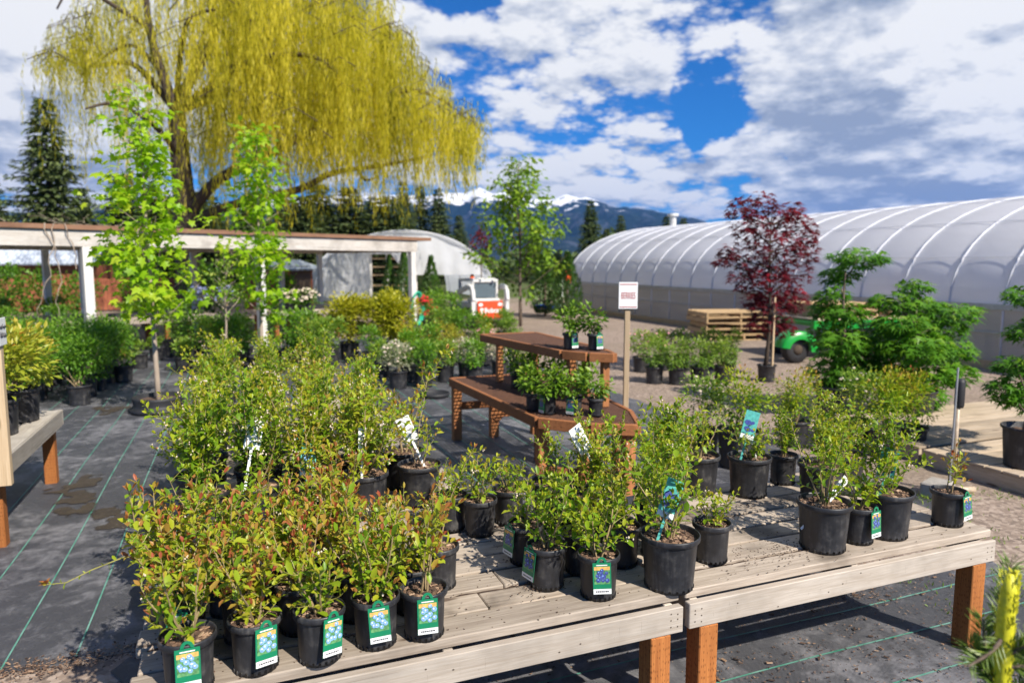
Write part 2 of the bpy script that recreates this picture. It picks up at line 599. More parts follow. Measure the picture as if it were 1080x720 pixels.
def film_mat(name, col, trans, clear, rough=.35, scale=.6, streak=(1, 1, 1)):
    m, nt, out = new_mat(name)
    co = nt.node('ShaderNodeTexCoord').outputs['Object']
    n = nt.noise(nt.mapping(co, streak), scale, 5, .6, .5)
    cc = nt.ramp(n, [(.3, tuple(x * .82 for x in col)), (.7, col)])
    p = nt.node('ShaderNodeBsdfPrincipled', Base__Color=cc, Roughness=rough)
    tr = nt.node('ShaderNodeBsdfTranslucent', Color=cc)
    mx = nt.node('ShaderNodeMixShader', Fac=trans)
    nt.l.new(p.outputs[0], mx.inputs[1])
    nt.l.new(tr.outputs[0], mx.inputs[2])
    tp = nt.node('ShaderNodeBsdfTransparent')
    m2 = nt.node('ShaderNodeMixShader', Fac=clear)
    nt.l.new(mx.outputs[0], m2.inputs[1])
    nt.l.new(tp.outputs[0], m2.inputs[2])
    bn = nt.node('ShaderNodeBump', Strength=.25, Distance=.08, Height=n)
    nt.l.new(bn.outputs[0], p.inputs['Normal'])
    nt.l.new(m2.outputs[0], out.inputs[0])
    return m


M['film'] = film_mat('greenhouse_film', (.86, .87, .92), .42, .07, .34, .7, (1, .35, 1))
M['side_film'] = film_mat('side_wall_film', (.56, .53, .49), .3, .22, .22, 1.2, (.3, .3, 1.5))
M['film2'] = film_mat('old_white_film', (.86, .87, .90), .5, .10, .28, .9)
M['frame_pipe'] = simple('hoop_pipe', (.56, .575, .62), .5, .1, 4)

# leaf materials: stops from old leaves (0) to fresh tips (1)
M['blue_leaf'] = leafmat('blueberry_leaf', [(0, (.055, .14, .014)), (.35, (.18, .315, .014)), (.58, (.40, .43, .025)), (.78, (.42, .24, .055)), (1, (.40, .09, .05))], spec=.28, rough=.38)
M['lime_leaf'] = leafmat('lime_maple_leaf', [(0, (.13, .27, .008)), (.5, (.29, .50, .012)), (1, (.46, .56, .03))], trans=.5)
M['jmaple_leaf'] = leafmat('cutleaf_maple_leaf', [(0, (.04, .13, .012)), (.5, (.105, .27, .018)), (1, (.27, .40, .035))], trans=.42)
M['red_leaf'] = leafmat('red_maple_leaf', [(0, (.05, .006, .010)), (.5, (.135, .012, .022)), (1, (.44, .02, .034))], trans=.4, tcol=1.3)
M['willow_leaf'] = leafmat('willow_leaf', [(0, (.17, .17, .012)), (.5, (.58, .52, .035)), (1, (.86, .75, .10))], trans=.66, rough=.5, spec=.2)
M['fir_leaf'] = leafmat('fir_needles', [(0, (.03, .05, .02)), (.5, (.085, .125, .045)), (1, (.18, .21, .075))], trans=.12, rough=.7, spec=.15)
M['box_leaf'] = leafmat('box_leaf', [(0, (.04, .12, .01)), (.5, (.12, .27, .018)), (1, (.28, .42, .03))])
M['spirea_leaf'] = leafmat('spirea_leaf', [(0, (.12, .18, .012)), (.5, (.34, .38, .03)), (.8, (.50, .38, .05)), (1, (.52, .19, .03))])
M['gold_leaf'] = leafmat('golden_leaf', [(0, (.16, .20, .012)), (.5, (.42, .42, .025)), (1, (.56, .45, .035))])
M['mid_leaf'] = leafmat('nursery_leaf', [(0, (.06, .14, .02)), (.5, (.19, .32, .035)), (1, (.40, .45, .07))])
M['rasp_leaf'] = leafmat('raspberry_leaf', [(0, (.06, .14, .012)), (.5, (.16, .29, .02)), (1, (.34, .42, .045))])
M['arb_leaf'] = leafmat('arborvitae_leaf', [(0, (.02, .07, .012)), (.5, (.06, .14, .02)), (1, (.13, .22, .03))], trans=.15)
M['pine_leaf'] = leafmat('pine_needle', [(0, (.06, .11, .015)), (.5, (.14, .22, .03)), (1, (.45, .45, .03))], trans=.2)
M['candle'] = simple('pine_candle', (.58, .55, .02), .5, .25, 60)
M['tree_leaf'] = leafmat('pear_leaf', [(0, (.06, .13, .012)), (.5, (.19, .33, .02)), (1, (.38, .48, .04))])
M['silver_leaf'] = leafmat('silver_leaf', [(0, (.18, .2, .12)), (.5, (.36, .37, .25)), (1, (.6, .58, .45))])

# ------------------------------------------------------------------ sky and sun
CLOUD_BIAS = .262
SUN_DIR = Vector((0.42, -1.05, 1.0)).normalized()      # towards the sun
world = bpy.data.worlds.new('World')
scene.world = world
world.use_nodes = True
world.cycles.sampling_method = 'MANUAL'
world.cycles.sample_map_resolution = 512
wt = NT(world.node_tree)
wt.n.clear()
wout = wt.node('ShaderNodeOutputWorld')
sky = wt.node('ShaderNodeTexSky', _sky_type='NISHITA', _sun_disc=False, _sun_elevation=math.asin(SUN_DIR.z),
              _sun_rotation=math.atan2(SUN_DIR.x, SUN_DIR.y), _altitude=700.0, _air_density=1.0, _dust_density=0.3, _ozone_density=2.5)
wd = wt.node('ShaderNodeTexCoord').outputs['Generated']
ws = wt.node('ShaderNodeSeparateXYZ')
wt.l.new(wd, ws.inputs[0])
wn1 = wt.node('ShaderNodeTexNoise', Scale=5.0, Detail=5.0, Roughness=.6, Vector=wd).outputs['Color']
wdd = wt.vmath('NORMALIZE', wt.vmath('ADD', wd, wt.vmath('MULTIPLY', wt.vmath('SUBTRACT', wn1, (.5, .5, .5)), (.42, .42, .42))))
den = wt.math('ADD', wt.math('MAXIMUM', ws.outputs[2], 0.0), 0.22)
px_ = wt.math('DIVIDE', ws.outputs[0], den)
py_ = wt.math('DIVIDE', ws.outputs[1], den)
pv = wt.node('ShaderNodeCombineXYZ', X=px_, Y=py_, Z=3.7).outputs[0]


def puffs(v):
    """billowy cumulus structure: large swells with cauliflower edges"""
    big = wt.noise(v, 1.55, 4, .5, .3)
    vo = wt.node('ShaderNodeTexVoronoi', _feature='F1', Scale=3.6, Detail=4.0, Roughness=.6, Lacunarity=2.2, Vector=v)
    puff = wt.math('SUBTRACT', .78, vo.outputs['Distance'])
    fine = wt.noise(v, 9.0, 7, .6)
    x = wt.math('ADD', wt.math('MULTIPLY', big, .62), wt.math('MULTIPLY', puff, .30))
    return wt.math('ADD', x, wt.math('MULTIPLY', fine, .16))


n_a = puffs(pv)
n_b = puffs(wt.vmath('ADD', wt.vmath('MULTIPLY', pv, (.945, .945, 1.0)), (.02, 0.0, 0.0)))
n_c = wt.noise(wt.vmath('ADD', pv, (4.2, 1.1, 2.0)), 1.3, 6, .55)


def blob(px, py, rad_px, w):
    """a patch of sky in a world direction, weight w"""
    d = ray(px, py).normalized()
    dp = wt.vmath('DOT_PRODUCT', wdd, tuple(d))
    ang = rad_px / FPX
    return wt.maprange(dp, math.cos(ang), math.cos(ang * .15), 0.0, w)


bias = None
for b in [(458, 10, 70, -.22), (560, 92, 60, -.12), (768, 90, 70, -.17), (640, 95, 60, -.11), (815, 128, 50, -.12), (930, 205, 50, -.08), (650, 195, 50, -.06),
          (590, 150, 120, .16), (430, 80, 70, .14), (600, 30, 120, .10), (1000, 230, 120, .16), (860, 230, 100, .14), (60, 190, 170, .2), (960, 120, 190, .17), (1040, 40, 130, .15), (40, 60, 150, .16), (700, 170, 60, .06), (880, 30, 120, .10)]:
    x = blob(*b)
    bias = x if bias is None else wt.math('ADD', bias, x)
behind = wt.maprange(wt.vmath('DOT_PRODUCT', wd, tuple(Vector((FW.x, FW.y, 0)).normalized())), -.35, .45, -.16, 0.0)  # clouds thinned in the unseen sky behind the camera to lower fill light
cov = wt.math('ADD', n_a, wt.math('ADD', wt.math('ADD', bias, behind), CLOUD_BIAS))
mask = wt.maprange(cov, .455, .615)
relief = wt.math('SUBTRACT', n_a, n_b)
sh = wt.math('ADD', wt.math('MULTIPLY', relief, 3.4), .76)
thick = wt.maprange(cov, .66, 1.0, 0.0, .34)
sh = wt.math('SUBTRACT', sh, thick)
gbias = None
for b in [(870, 125, 150, -.17), (1000, 150, 150, -.12), (800, 40, 120, -.06), (930, 185, 100, -.10), (720, 152, 40, -.25), (1060, 40, 110, .6), (770, 5, 60, .3),
          (590, 145, 80, .28), (20, 20, 110, .5), (20, 90, 60, .3), (560, 165, 30, -.2)]:
    x = blob(*b)
    gbias = x if gbias is None else wt.math('ADD', gbias, x)
sh = wt.math('ADD', sh, gbias)
sh = wt.math('ADD', sh, wt.math('MULTIPLY', wt.math('SUBTRACT', n_c, .5), .5))
ccol = wt.ramp(sh, [(.0, (.36, .42, .54)), (.35, (.54, .59, .69)), (.65, (.76, .79, .85)), (.95, (1.0, 1.0, 1.0))])
SKY_STRENGTH = 0.10
ccol = wt.mix(1.0, ccol, c4((.64 / SKY_STRENGTH,) * 3), 'MULTIPLY')
skyc = wt.mix(1.0, sky.outputs[0], c4((.115, .42, .80)), 'MULTIPLY')
wcol = wt.mix(mask, skyc, ccol)
bg = wt.node('ShaderNodeBackground', Color=wcol, Strength=SKY_STRENGTH)
wt.l.new(bg.outputs[0], wout.inputs[0])

sun_d = bpy.data.lights.new('sun', 'SUN')
sun_d.energy = 5.0
sun_d.angle = R(0.53)
sun_d.color = (1.0, .93, .82)
sun = bpy.data.objects.new('sun', sun_d)
COL.objects.link(sun)
sun.rotation_euler = (-SUN_DIR).to_track_quat('-Z', 'Y').to_euler()

vs = scene.view_settings
vs.view_transform = 'Standard'
vs.look = 'None'
vs.exposure = 0.62
vs.gamma = 1.0
vs.use_curve_mapping = False

# ------------------------------------------------------------------ setting
g = MB()
g.add([(-5200, -300, 0), (5200, -300, 0), (5200, 6500, 0), (-5200, 6500, 0)], [(0, 1, 2, 3)])
tag(g.build('ground', M['ground']), kind='structure')


def ragged(x0, y0, x1, y1, step, amp, seed):
    r = random.Random(seed)
    pts = []
    for (a, b) in (((x0, y0), (x1, y0)), ((x1, y0), (x1, y1)), ((x1, y1), (x0, y1)), ((x0, y1), (x0, y0))):
        n = max(2, int(math.hypot(b[0] - a[0], b[1] - a[1]) / step))
        for i in range(n):
            f = i / n
            pts.append((a[0] + (b[0] - a[0]) * f + r.uniform(-amp, amp), a[1] + (b[1] - a[1]) * f + r.uniform(-amp, amp)))
    return pts


def sheet(name, poly, z, mat):
    b = MB()
    b.add([(x, y, z) for x, y in poly], [tuple(range(len(poly)))])
    return tag(b.build(name, mat), kind='structure')


sheet('fabric_ground', ragged(-7, 3.62, 5.0, 17.5, .12, .025, 1), .004, M['fabric'])
sheet('fabric_ground', ragged(-4.5, -2.5, 4.3, 2.95, .1, .03, 2), .004, M['fabric'])
sheet('fabric_ground', ragged(-.55, 2.93, 3.4, 3.7, .1, .05, 3), .008, M['fabric'])
m, nt, out = new_mat('green_thread')
co = nt.node('ShaderNodeTexCoord').outputs['Object']
n = nt.noise(co, 6, 5, .7)
p = nt.node('ShaderNodeBsdfPrincipled', Base__Color=nt.ramp(n, [(.35, (.03, .20, .13)), (.65, (.17, .34, .28))]), Roughness=.6)
nt.l.new(p.outputs[0], out.inputs[0])
M['thread'] = m
ln = MB(5)
for k in range(-14, 16):
    x = -.757 + .29 * k
    n = 26
    w = .0042
    pts = [(x + .006 * math.sin(i * .9 + k), 3.66 + i * (13.6 / n)) for i in range(n + 1)]
    vs = [(a - w, b, .0085) for a, b in pts] + [(a + w, b, .0085) for a, b in pts]
    ln.add(vs, [(i, n + 1 + i, n + 2 + i, i + 1) for i in range(n)])
for k in range(-6, 2):
    y = 2.39 + .29 * k
    n = 20
    w = .0045
    pts = [(-4.2 + i * (8.4 / n), y + .006 * math.sin(i * 1.3 + k)) for i in range(n + 1)]
    vs = [(a, b - w, .0085) for a, b in pts] + [(a, b + w, .0085) for a, b in pts]
    ln.add(vs, [(i, i + 1, n + 2 + i, n + 1 + i) for i in range(n)])
tag(ln.build('fabric_lines', M['thread']), kind='structure')


def stain_mat():
    m, nt, out = new_mat('wet_mud')
    co = nt.node('ShaderNodeTexCoord').outputs['Object']
    n = nt.noise(co, 4, 6, .65)
    n2 = nt.noise(co, 40, 4, .7)
    col = nt.ramp(n, [(.3, (.026, .019, .013)), (.7, (.065, .048, .03))])
    col = nt.mix(nt.maprange(n2, .62, .72, 0, .6), col, c4((.26, .22, .18)))
    p = nt.node('ShaderNodeBsdfPrincipled', Base__Color=col, Roughness=nt.maprange(n, .35, .6, .85, .65))
    tp = nt.node('ShaderNodeBsdfTransparent')
    t = nt.node('ShaderNodeAttribute', _attribute_name='tint').outputs['Fac']
    cover = nt.maprange(nt.math('ADD', t, nt.math('MULTIPLY', nt.math('SUBTRACT', n2, .5), .55)), -.02, .5, 0.0, .93)
    mx = nt.node('ShaderNodeMixShader', Fac=cover)
    nt.l.new(tp.outputs[0], mx.inputs[1])
    nt.l.new(p.outputs[0], mx.inputs[2])
    nt.l.new(mx.outputs[0], out.inputs[0])
    return m


M['mud'] = stain_mat()


def splat(name, outline, seed, z, cell=.022):
    """a ragged mud stain: the cells of a fine grid that fall inside a noisy outline"""
    from mathutils import noise as mn
    poly = [at(x, y, z) for x, y in outline]
    xs, ys = [p.x for p in poly], [p.y for p in poly]

    def inside(x, y):
        c = False
        j = len(poly) - 1
        for i in range(len(poly)):
            a, b_ = poly[i], poly[j]
            if (a.y > y) != (b_.y > y) and x < (b_.x - a.x) * (y - a.y) / (b_.y - a.y) + a.x:
                c = not c
            j = i
        return c
    idx, vs, fs = {}, [], []

    def vert(i, j):
        if (i, j) not in idx:
            x, y = i * cell, j * cell
            n = mn.noise_vector(Vector((x * 30, y * 30, seed)))
            idx[(i, j)] = len(vs)
            vs.append((x + n.x * cell * .35, y + n.y * cell * .35, z))
        return idx[(i, j)]
    for i in range(int((min(xs) - .2) / cell), int((max(xs) + .2) / cell)):
        for j in range(int((min(ys) - .3) / cell), int((max(ys) + .3) / cell)):
            x, y = (i + .5) * cell, (j + .5) * cell
            q = Vector((x * 5, y * 4, seed))
            n = mn.fractal(q, .8, 2.2, 5) * .13
            m_ = mn.fractal(q + Vector((9, 4, 2)), .8, 2.2, 5) * .2
            hole = mn.fractal(Vector((x * 9, y * 7, seed + 5)), .8, 2.1, 4)
            if inside(x + n, y + m_) and hole < .42:
                fs.append((vert(i, j), vert(i + 1, j), vert(i + 1, j + 1), vert(i, j + 1)))
    # how deep inside the stain each corner lies, so that its rim thins out
    nb = [set() for _ in vs]
    cnt = [0] * len(vs)
    for f in fs:
        for q in range(4):
            nb[f[q]].update((f[(q + 1) % 4], f[(q + 3) % 4]))
            cnt[f[q]] += 1
    w = [1.0 if c == 4 else 0.0 for c in cnt]
    for _ in range(3):
        w = [0.0 if cnt[i] < 4 else (w[i] + sum(w[k] for k in nb[i])) / (1 + len(nb[i])) for i in range(len(vs))]
    b = MB()
    b.add(vs, fs)
    b.t = w
    tag(b.build(name, M['mud']), kind='structure')


splat('puddle', [(40, 522), (62, 514), (80, 510), (84, 501), (104, 498), (101, 515), (100, 530), (104, 537), (125, 526), (152, 523), (158, 535), (150, 552), (130, 563), (108, 557), (92, 553), (92, 546), (75, 549), (64, 541), (60, 528)], 4, .0105)
splat('puddle', [(100, 429), (140, 427), (132, 434), (98, 437)], 6, .0105)
# bark litter and torn soil along the edges of the fabric
lit = MB(9)
r = random.Random(11)
for _ in range(6500):
    k = r.random()
    if k < .38:
        x, y = r.uniform(-1.4, 3.3), r.gauss(2.92, .10)
    elif k < .62:
        x, y = r.uniform(-1.6, -.4), r.gauss(3.62, .05)
    elif k < .8:
        x, y = r.gauss(3.3, .35), r.gauss(2.9, .16)
    else:
        x, y = r.uniform(1.8, 3.6), r.uniform(1.8, 2.6)
    s = r.uniform(.0010, .0042) if r.random() < .96 else r.uniform(.005, .009)
    a = r.uniform(0, 6.28)
    Mx = Matrix.Translation((x, y, .012)) @ Matrix.Rotation(a, 4, 'Z') @ Matrix.Rotation(r.uniform(-.4, .4), 4, 'X')
    lit.box((-s * 1.6, -s * .6, -s * .2), (s * 1.6, s * .6, s * .3), 0, 0, r.random(), Mx)
tag(lit.build('bark_litter', M['soil']), kind='stuff', label='loose bark chips scattered along the fabric edges', cat='litter')


def gauss_noise2(seed, freqs):
    r = random.Random(seed)
    w = [(f, r.uniform(0, 6.28), r.uniform(0, 6.28), a) for f, a in freqs]
    return lambda u: sum(a * math.sin(f * u + p + .7 * math.sin(f * .37 * u + q)) for f, p, q, a in w)


def mountains():
    from mathutils import noise as mn
    m, nt, out = new_mat('mountain_rock_snow')
    co = nt.node('ShaderNodeTexCoord').outputs['Object']
    sx = nt.node('ShaderNodeSeparateXYZ')
    nt.l.new(co, sx.inputs[0])
    nn = nt.noise(nt.mapping(co, (1, 1, .6)), .012, 8, .7, .6)
    n2 = nt.noise(co, .05, 5, .65)
    steep = nt.node('ShaderNodeSeparateXYZ')
    nt.l.new(nt.node('ShaderNodeNewGeometry').outputs['Normal'], steep.inputs[0])
    snow_f = nt.math('ADD', nt.maprange(sx.outputs[2], 185, 315, 0, 1, False), nt.math('MULTIPLY', nt.math('SUBTRACT', nn, .5), 3.2))
    xb = nt.maprange(sx.outputs[0], 1350, 2100, -.12, -1.0)
    snow_f = nt.math('ADD', snow_f, xb)
    snow = nt.maprange(snow_f, .46, .56)
    forest = nt.ramp(n2, [(.3, (.006, .016, .018)), (.7, (.022, .036, .036))])
    rock = nt.mix(nt.maprange(nn, .5, .62), forest, c4((.055, .065, .085)))
    col = nt.mix(snow, rock, c4((.86, .87, .9)))
    p = nt.node('ShaderNodeBsdfPrincipled', Base__Color=col, Roughness=.9)
    p.inputs['Specular IOR Level'].default_value = .1
    nt.l.new(p.outputs[0], out.inputs[0])
    prof = [(-200, 236), (0, 226), (120, 222), (250, 214), (350, 206), (430, 207), (470, 202), (490, 201), (505, 197), (520, 204), (535, 203), (560, 210), (580, 212), (597, 207),
            (618, 209), (640, 214), (662, 217), (685, 222), (705, 225), (735, 231), (765, 240), (800, 247), (860, 252), (950, 256), (1100, 250), (1300, 246)]
    D = 3600.0
    crest = []
    for x, y in prof:
        d = ray(x, y)
        hl = math.hypot(d.x, d.y)
        crest.append((math.atan2(d.x, d.y), CAM_H + d.z / hl * D))
    A0, A1 = crest[0][0], crest[-1][0]
    NA, NR = 420, 60
    vs, fs = [], []
    fine = gauss_noise2(3, [(90, 5), (210, 3), (470, 2)])
    for i in range(NA + 1):
        az = A0 + (A1 - A0) * i / NA
        j = 0
        while j < len(crest) - 2 and crest[j + 1][0] < az:
            j += 1
        f = (az - crest[j][0]) / (crest[j + 1][0] - crest[j][0])
        hc = crest[j][1] + (crest[j + 1][1] - crest[j][1]) * f
        for k in range(NR + 1):
            v = k / NR
            if v <= .8:
                u = v / .8
                rr = 1500 + (D - 1500) * u
                env = u ** 1.25
            else:
                u = (v - .8) / .2
                rr = D + 900 * u
                env = 1 - .7 * u
            x, y = rr * math.sin(az), rr * math.cos(az)
            q = Vector((x * .0018, y * .0018, 1.3))
            rg = 1 - abs(mn.fractal(q, 0.9, 2.1, 6)) * 1.7
            amp = 75 * math.sin(math.pi * min(1, max(0, env * .93)))
            z = hc * env + (rg - .55) * amp + (fine(az) * .55 + mn.noise(q * 9) * 7) * env - 3
            vs.append((x, y, z))
    for i in range(NA):
        for k in range(NR):
            a = i * (NR + 1) + k
            fs.append((a, a + NR + 1, a + NR + 2, a + 1))
    me = bpy.data.meshes.new('mountain_range')
    me.from_pydata(vs, [], fs)
    me.materials.append(m)
    me.polygons.foreach_set('use_smooth', [True] * len(fs))
    tag(link('mountain_range', me), kind='structure')


mountains()
# ------------------------------------------------------------------ plant generators
def bez(p, d, L, n, r, up=.25, wob=.18):
    """a wandering twig: points and end direction"""
    pts = [Vector(p)]
    d = Vector(d).normalized()
    for _ in range(n):
        d = (d + Vector((r.uniform(-wob, wob), r.uniform(-wob, wob), r.uniform(-wob * .6, wob * .6) + up / n))).normalized()
        pts.append(pts[-1] + d * (L / n))
    return pts, d


def along(pts, f):
    x = f * (len(pts) - 1)
    i = min(int(x), len(pts) - 2)
    return pts[i].lerp(pts[i + 1], x - i), (pts[i + 1] - pts[i]).normalized()


class LeafSet:
    def __init__(s):
        s.P, s.D, s.N, s.L, s.W, s.T = [], [], [], [], [], []

    def put(s, p, d, n, l, w, t):
        s.P.append(tuple(p)); s.D.append(tuple(d)); s.N.append(tuple(n)); s.L.append(l); s.W.append(w); s.T.append(t)

    def mesh(s, name, shape, mat):
        return leaves_mesh(name, s.P, s.D, s.N, s.L, s.W, s.T, shape, mat)


def twig_leaves(ls, pts, r, start, step, l0, l1, wr, t0, tip, r0=0.0):
    L = sum((pts[i + 1] - pts[i]).length for i in range(len(pts) - 1))
    n = max(1, int(L * (1 - start) / step))
    ph = r.uniform(0, 6.28)
    for i in range(n + 1):
        f = start + (1 - start) * i / max(1, n)
        p, d = along(pts, f)
        ph += 2.4
        a = d.orthogonal().normalized()
        b = d.cross(a)
        rad = a * math.cos(ph) + b * math.sin(ph)
        k = (1 - .35 * (f > .85)) * r.choice((.6, .85, 1, 1, 1.15))
        ax = (d * r.uniform(.35, .8) + rad + Vector((0, 0, r.uniform(0, .35)))).normalized()
        nn = (Vector((0, 0, 1)) + d * .3 + Vector((r.uniform(-.5, .5), r.uniform(-.5, .5), 0))).normalized()
        ll = r.uniform(l0, l1) * k
        tt = t0 + r.gauss(0, .10) + tip * max(0, f - .35) ** 1.5 * r.uniform(.3, 1.5)
        ls.put(p + rad * r0, ax, nn, ll, ll * wr * r.uniform(.85, 1.15), tt)
    if n:
        p, d = along(pts, .999)
        for _ in range(2):
            ls.put(p, (d + Vector((r.uniform(-.5, .5), r.uniform(-.5, .5), .3))).normalized(), Vector((r.uniform(-1, 1), r.uniform(-1, 1), .5)), l0 * .9, l0 * .4, t0 + tip * r.uniform(.4, 1.2))


def blueberry(seed, h, spread, nst, t0, tip, dens=1.0, bloss=0.0, bare=.2, leaf=(.029, .046)):
    r = random.Random(seed)
    st = MB()
    ls = LeafSet()
    fl = MB()
    for k in range(nst):
        th = 6.28 * (k + r.uniform(-.3, .3)) / nst
        lean = spread * r.uniform(.15, 1.2)
        d = Vector((math.cos(th) * lean, math.sin(th) * lean, 1)).normalized()
        L = h * r.uniform(.52, 1.15) / max(.75, d.z)
        p0 = Vector((math.cos(th) * .012, math.sin(th) * .012, 0))
        pts, e = bez(p0, d, L, 6, r, .45, .16)
        rad = [.0042 - .0032 * i / 6 for i in range(7)]
        st.tube(pts, rad, 5, 0, r.random(), False)
        twig_leaves(ls, pts, r, .5, .014 / dens, leaf[0], leaf[1], .50, t0, tip)
        nt_ = int((5.5 + 9.5 * h) * dens)
        for j in range(nt_):
            f = bare + (1 - bare) * (j + r.random()) / nt_
            p, dd = along(pts, min(f, .98))
            ph = r.uniform(0, 6.28)
            a = dd.orthogonal().normalized()
            side = a * math.cos(ph) + dd.cross(a) * math.sin(ph)
            tl = h * r.uniform(.18, .40) * (1.15 - .55 * f)
            tp, te = bez(p, dd * .55 + side * r.uniform(.6, 1.1), tl, 4, r, .45, .2)
            st.tube(tp, [.0018, .0015, .0012, .001, .0007], 4, 1, r.random(), False)
            twig_leaves(ls, tp, r, .05, .0125 / dens, leaf[0], leaf[1], .50, t0, tip)
            if r.random() < bloss:
                for _ in range(r.randint(3, 6)):
                    q = tp[-1] + Vector((r.gauss(0, .008), r.gauss(0, .008), r.gauss(-.004, .008)))
                    fl.ball(q, r.uniform(.0028, .0044), 0, .5, 5, 3, (1, 1, 1.3))
    res = {'stems': st.mesh('stems', [M['stem'], M['stem_green']]), 'foliage': ls.mesh('foliage', 'oval', M['blue_leaf'])}
    if fl.v:
        res['blossoms'] = fl.mesh('blossoms', M['bloss'])
    return res


def shrub(seed, w, h, n, leaf, mat, clumps=14, shape='fold', wr=.5, t0=.4, top=.35, base=.12, droop=0.0, stems=5, flowers=0, fmat=None, flsize=.02, stem_mat='stem', tight=.20):
    """leafy bush: clumps of leaves on a few stems; crown w wide, top at h"""
    r = random.Random(seed)
    ls = LeafSet()
    st = MB()
    fl = MB()
    cl = []
    for k in range(clumps):
        th = r.uniform(0, 6.28)
        q = math.sqrt(r.random()) * .36 * w
        z = base + (h - base) * r.uniform(.18, .86)
        sc = 1 - .35 * abs((z - base) / (h - base) - .45)
        cl.append(Vector((q * math.cos(th) * sc, q * math.sin(th) * sc, z)))
    for k, c in enumerate(cl[:max(stems, 1)] if stems < clumps else cl):
        pts, e = bez((r.uniform(-.02, .02) * w, r.uniform(-.02, .02) * w, 0), Vector((c.x, c.y, c.z)), c.length, 4, r, 0, .08)
        st.tube(pts, [.010 * w + .002, .008 * w + .002, .006 * w, .005 * w, .003 * w], 5, 0, r.random(), False)
    c0 = Vector((0, 0, (base + h) * .5))
    for i in range(int(n * 1.7)):
        c = cl[i % len(cl)]
        v = Vector((r.gauss(0, 1), r.gauss(0, 1), r.gauss(0, .8)))
        v = v.normalized() * (r.random() ** .5)
        p = c + Vector((v.x * tight * w * 1.15, v.y * tight * w * 1.15, v.z * tight * h * 1.1))
        if p.z < base * .6:
            p.z = base * .6 + r.random() * .05
        out = ((p - c0) * .8 + (p - c) * 1.2)
        out = out.normalized() if out.length > 1e-6 else Vector((0, 0, 1))
        d = (out + Vector((r.uniform(-.7, .7), r.uniform(-.7, .7), r.uniform(-.3, .6) - droop))).normalized()
        nn = (Vector((0, 0, 1)) + out * .6 + Vector((r.uniform(-.6, .6), r.uniform(-.6, .6), 0))).normalized()
        l = leaf * r.uniform(.75, 1.4)
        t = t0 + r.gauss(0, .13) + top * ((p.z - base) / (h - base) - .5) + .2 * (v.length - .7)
        ls.put(p, d, nn, l, l * wr, t)
    for i in range(flowers):
        c = cl[r.randrange(len(cl))]
        v = Vector((r.gauss(0, 1), r.gauss(0, 1), abs(r.gauss(.4, .6)))).normalized()
        p = c + Vector((v.x * tight * w * 1.25, v.y * tight * w * 1.25, v.z * tight * h * 1.15))
        fl.ball(p, flsize * r.uniform(.6, 1.2), 0, r.random(), 6, 3, (1, 1, .7))
    res = {'stems': st.mesh('stems', M[stem_mat]), 'foliage': ls.mesh('foliage', shape, mat)}
    if fl.v:
        res['blossoms'] = fl.mesh('blossoms', fmat)
    return res


# ------------------------------------------------------------------ pots, soil and tags
def pot_mesh(r, h, lip=.008, notches=True, n=40):
    b = MB()
    rb = r * .80
    rl = r - lip
    prof = [(0, .004), (rb * .96, .004), (rb, .0), (rb, .012), (rl - .003, h - .028), (rl - .001, h - .024), (r - .001, h - .021), (r, h - .017), (r, h - .004), (r - .002, h), (r - .005, h),
            (r - .0065, h - .006), (rl - .004, h - .03), (rb * .97, h * .45), (0, h * .45)]
    b.lathe(prof, n)
    if notches:
        for k in range(22):
            th = 6.283 * k / 22
            c, s_ = math.cos(th), math.sin(th)
            Mx = Matrix(((-s_, c, 0, c * (rb + .0005)), (c, s_, 0, s_ * (rb + .0005)), (0, 0, 1, .009), (0, 0, 0, 1)))
            b.box((-.004, -.0025, -.007), (.004, .0025, .008), .001, 0, .5, Mx)
    return b.mesh('pot', M['pot'], True)


def soil_mesh(r, seed, chips=170):
    q = random.Random(seed)
    b = MB()
    n, rings = 26, 5
    vs, fs = [(0, 0, .004)], []
    for i in range(1, rings + 1):
        for k in range(n):
            th = 6.283 * k / n
            vs.append((r * i / rings * math.cos(th), r * i / rings * math.sin(th), q.uniform(-.003, .004) if i < rings else 0))
    for k in range(n):
        fs.append((0, 1 + k, 1 + (k + 1) % n))
    for i in range(rings - 1):
        for k in range(n):
            a, c = 1 + i * n + k, 1 + i * n + (k + 1) % n
            fs.append((a, a + n, c + n, c))
    b.add(vs, fs, 0, .3)
    for _ in range(chips):
        th, rr = q.uniform(0, 6.283), math.sqrt(q.random()) * r * .93
        s = q.uniform(.003, .0075)
        Mx = Matrix.Translation((rr * math.cos(th), rr * math.sin(th), q.uniform(.001, .006))) @ Matrix.Rotation(q.uniform(0, 6.28), 4, 'Z') @ Matrix.Rotation(q.uniform(-.6, .6), 4, 'X')
        b.box((-s * 1.5, -s * .7, -s * .25), (s * 1.5, s * .7, s * .25), 0, 0, q.random(), Mx)
    return b.mesh('soil', M['soil'])


POT = {  # radius, height, soil radius, soil height
    'S': (.0825, .17), 'L': (.118, .215), 'T': (.066, .14), 'G': (.15, .26), 'X': (.20, .34), 'H': (.28, .40)}
POTM = {k: pot_mesh(r, h, .008 if k in 'STL' else .014, k in 'SL') for k, (r, h) in POT.items()}
SOILM = {k: soil_mesh(r * .90, i, 170 if k in 'SL' else 60) for i, (k, (r, h)) in enumerate(POT.items())}


